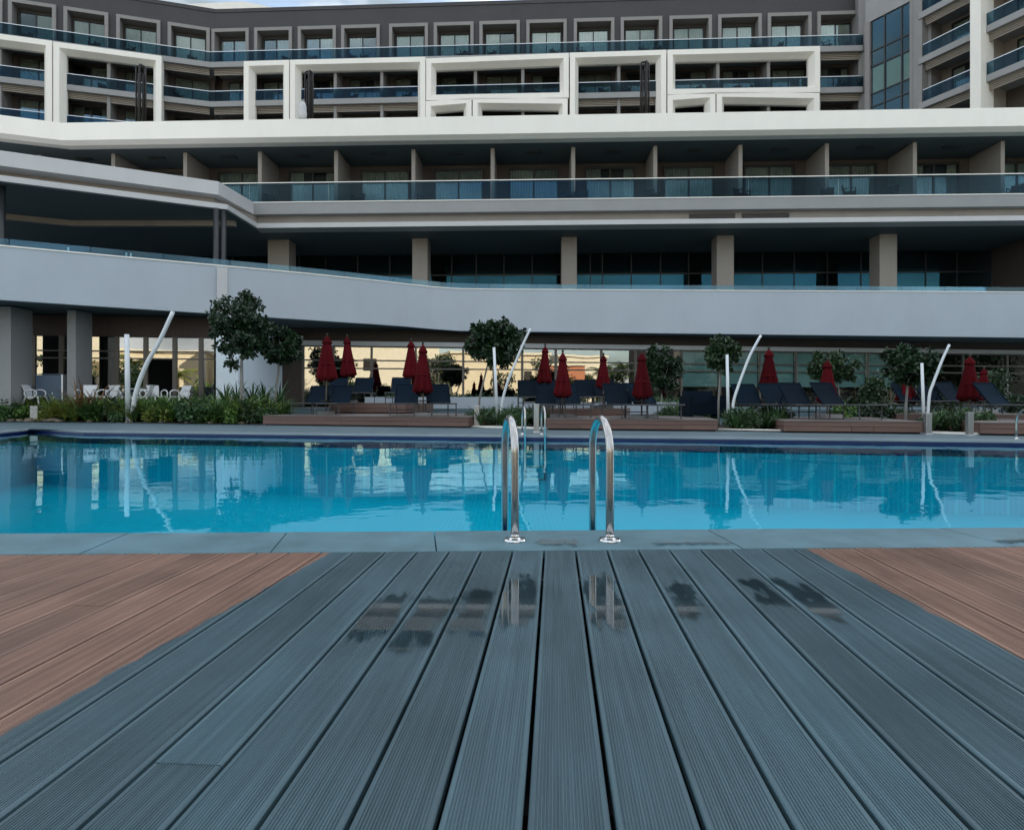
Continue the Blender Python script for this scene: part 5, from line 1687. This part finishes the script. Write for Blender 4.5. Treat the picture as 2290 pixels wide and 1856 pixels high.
# soil of the beds, pale stones, planter box
tag(flat('soil', [gp(-60, 21.6), gp(0, 21.35), gp(130, 20.65), gp(300, 20.2), gp(588, 18.45), gp(588, 22.4), gp(-60, 24.0)], 0.02, M['soil']), kind='structure')
tag(flat('soil', [gp(1050, 16.75), gp(1222, 15.9), gp(1222, 19.5), gp(1050, 20.0)], 0.022, M['soil']), kind='structure')
tag(flat('soil', [gp(1607, 14.95), gp(1751, 14.3), gp(1751, 18.0), gp(1607, 18.5)], 0.022, M['soil']), kind='structure')
tag(flat('soil', [gp(2066, 13.8), gp(2190, 13.2), gp(2190, 16.5), gp(2066, 17.0)], 0.022, M['soil']), kind='structure')
sr_ = random.Random(9)
def stone(px, d, s, lab):
    mb = MB()
    prof = []
    n_ = 10
    r2 = random.Random(int(px * 7))
    mb.lathe([(1.0, 0.0), (1.05, 0.25), (0.8, 0.55), (0.35, 0.72)], n_, fold=lambda i, k, r, z: (r * s * (0.75 + 0.5 * r2.random()), z * s * (0.8 + 0.4 * r2.random())))
    p = gp(px, d)
    o = mb.build('stone', M['stone'], None, loc=(p.x, p.y, 0.015)); tag(o, lab, 'stone', 'pale stones at the far left bed')
for px in (8, 25, 44, 66, 92, 105, 118, 132):
    stone(px, front_d(px) + 0.25, sr_.uniform(0.09, 0.17), 'pale beige stone at the edge of the far left bed')
for px in (200, 255, 330, 360, 420, 470, 540):
    stone(px, front_d(px) + 0.2, sr_.uniform(0.06, 0.10), 'small pale stone along the front of the fern bed')
p = gp(10, 22.4)
o = empty('planter_box', (p.x, p.y, 0.02)); tag(o, 'brown timber planter box at the far left edge', 'planter')
for k in range(5): bxo('board', o, M['walnut'], -0.35 + 0.15 * k + 0.003, -0.35 + 0.15 * (k + 1) - 0.003, 0.0, 0.03, 0.0, 0.42)
MB().box(-0.35, 0.40, 0.032, 0.6, 0.0, 0.40).build('core', M['soil'], o)

# ------------------------------------------------------------------ unseen surroundings behind the camera, mirrored in the glass; some added to darken it
def block(label, x0, x1, y0, y1, h, m, wins, roofm=None):
    o = empty('mirrored_block', ((x0 + x1) / 2, y1, 0)); tag(o, label, 'house')
    MB().box(x0, x1, y0, y1, -0.05, h).build('wall', m, o, world=True)
    MB().box(x0 - 0.3, x1 + 0.3, y0 - 0.3, y1 + 0.3, h, h + 0.35).build('roof', roofm or M['cream2'], o, world=True)
    for (x, z, w_, hh) in wins:
        MB().box(x, x + w_, y1 + 0.01, y1 + 0.08, z, z + hh).build('window', M['frame'], o, world=True)
block('pale sunlit house mirrored in the glass behind the left umbrellas', -20, 8, -46, -34, 9.0, M['cream2'], [(-16, 5.2, 1.6, 1.6), (-10, 5.2, 1.6, 1.6), (-3, 5.0, 1.8, 1.8), (3, 5.2, 1.4, 1.4), (-6, 1.0, 3.0, 2.4)])
block('cream sunlit wall mirrored in the glass beside the centre tree', 9, 24, -40, -30, 7.5, M['cream'], [(20, 3.5, 1.2, 1.6)])
block('terracotta sunlit house mirrored in the glass right of the second mast pair', 25, 31, -42, -33, 6.2, M['terracotta'], [])
block('cream sunlit house mirrored in the cafe glass at far left', -62, -36, -48, -36, 9.5, M['cream2'], [(-58, 3, 3, 3), (-50, 5.5, 4, 0.5), (-42, 5.5, 4, 0.5)])
block('pale sunlit house mirrored behind palms in the cafe glass', -34, -22, -50, -40, 7.0, M['cream'], [(-30, 2, 4, 2.5)])
block('distant pale house mirrored between palms right of centre', 34, 44, -62, -52, 9.0, M['cream2'], [(37, 4, 2, 2)])

block('unseen charcoal block added to darken the reflection in the right-hand glass', 33, 130, -22, -10, 10.5, M['charcoal'], [(36 + 6 * i, 1.0, 4.0, 2.6) for i in range(15)] + [(36 + 6 * i, 5.5, 4.0, 2.6) for i in range(15)])  # added block; its charcoal colour stands in for shade

def palm(x, y, h, lab, seed):
    r2 = random.Random(seed)
    o = empty('palm_tree', (x, y, 0)); tag(o, lab, 'palm tree', 'palms mirrored in the glass')
    MB().tube([(0, 0, 0), (0.1, 0, h * 0.5), (0.0, 0, h)], [0.26, 0.20, 0.17], 8).build('trunk', M['palm_bark'], o, smooth=True)
    mb = MB()
    for i in range(30):
        a = r2.uniform(0, 6.28); el = r2.uniform(-0.35, 1.1); L_ = r2.uniform(1.8, 2.6)
        pts = []
        for k in range(6):
            f = k / 5
            pts.append(Vector((math.cos(a) * L_ * f * math.cos(el * (1 - f * 0.6)), math.sin(a) * L_ * f * math.cos(el * (1 - f * 0.6)), h + L_ * (math.sin(el) * f - 0.5 * f * f))))
        s = Vector((-math.sin(a), math.cos(a), 0))
        for k in range(5):
            for j in range(3):
                p = pts[k].lerp(pts[k + 1], j / 3)
                for sg in (-1, 1):
                    e = p + s * sg * 0.5 * (1 - 0.6 * (k / 5)) + Vector((0, 0, -0.22)) + (pts[k + 1] - pts[k]) * 0.5
                    wv = (pts[k + 1] - pts[k]).normalized() * 0.05
                    mb.quad(p - wv, p + wv, e + wv * 0.3, e - wv * 0.3)
    mb.build('crown', M['fern2'], o)
for i, (x, y, h) in enumerate(((-46, -31, 5.2), (-40, -27, 4.2), (-28, -30, 5.0), (-23, -27, 3.6), (-8, -29, 4.8), (30, -25, 5.0), (36, -30, 6.0), (42, -27, 5.0), (48, -33, 6.0), (40, -40, 5.5))):
    palm(x, y, h, 'palm tree mirrored in the ground-floor glass', i)
def hedge(x0, x1, y, h, seed):  # rows added so the lower part of the mirrored view turns dark
    r2 = random.Random(seed)
    o = empty('hedge', ((x0 + x1) / 2, y, 0)); tag(o, 'unseen hedge added to darken the low part of the ground-floor glass', 'hedge', 'hedges added to darken the glass')
    L_ = x1 - x0
    cs = [(r2.uniform(-L_ / 2, L_ / 2), r2.uniform(-0.5, 0.5), h * r2.uniform(0.15, 0.9)) for _ in range(int(L_ * 5))]
    inst('foliage', leaf_cloud(cs, [r2.uniform(0.35, 0.7) for _ in cs], 160, 0.22, M['leaf']), o)
    MB().box(-L_ / 2, L_ / 2, -0.3, 0.3, 0, h * 0.75).build('core', M['leaf'], o)
for i, (x0, x1, y, h) in enumerate(((-48, -36, -14, 1.9), (-34, -24, -13, 1.6), (-22, -10, -12, 1.8), (-9, 1, -13, 2.3), (2, 11, -12, 1.7), (12, 22, -12, 2.2), (23, 33, -11, 1.8))):
    hedge(x0, x1, y, h, 80 + i)

def env_tree(x, y, r0, h, m, seed):
    r2 = random.Random(seed)
    o = empty('garden_tree', (x, y, 0)); tag(o, 'unseen garden tree that fills and darkens the reflection in the ground-floor glass', 'tree', 'garden trees mirrored in the glass')
    MB().tube([(0, 0, 0), (0, 0, h * 0.6)], [0.18, 0.10], 7).build('trunk', M['palm_bark'], o)
    cs = [(r2.uniform(-r0, r0) * 0.8, r2.uniform(-r0, r0) * 0.8, h * r2.uniform(0.35, 0.95)) for _ in range(22)]
    inst('crown', leaf_cloud(cs, [r0 * r2.uniform(0.25, 0.45) for _ in cs], 150, 0.28, m), o)
for i, (x, y, r0, h, m) in enumerate(((-13, -31, 2.0, 4.0, 'leaf2'), (-2, -30, 1.6, 3.0, 'leaf2'), (16, -27, 1.2, 2.2, 'fern2'), (33, -34, 2.5, 4.5, 'leaf2'), (35, -7, 2.6, 5.5, 'leaf'), (46, -7, 3.6, 7.5, 'leaf'), (52, -9, 4.0, 8.0, 'leaf'), (59, -8, 4.0, 8.0, 'leaf'), (66, -9, 4.5, 8.5, 'leaf'), (74, -8, 4.5, 8.5, 'leaf'), (83, -9, 5.0, 9.0, 'leaf'), (-20, -28, 1.6, 3.0, 'fern'), (-34, -28, 2.2, 3.6, 'fern'), (-25, -17, 2.2, 4.2, 'leaf'), (-31, -19, 2.4, 5.2, 'leaf2'), (-44, -20, 2.5, 5.0, 'leaf'), (-22, -12, 1.8, 3.6, 'leaf'), (-7, -14, 2.0, 5.2, 'leaf'), (4, -15, 2.4, 6.0, 'leaf'), (12, -14, 1.6, 4.0, 'leaf'), (-13, -13, 1.5, 4.2, 'leaf2'), (17, -13, 2.2, 5.6, 'leaf'), (27, -13, 2.0, 5.0, 'leaf'), (21, -18, 2.2, 4.6, 'leaf2'))):
    env_tree(x, y, r0, h, M[m], 60 + i)  # right-hand and nearer trees are added to keep the reflections dark
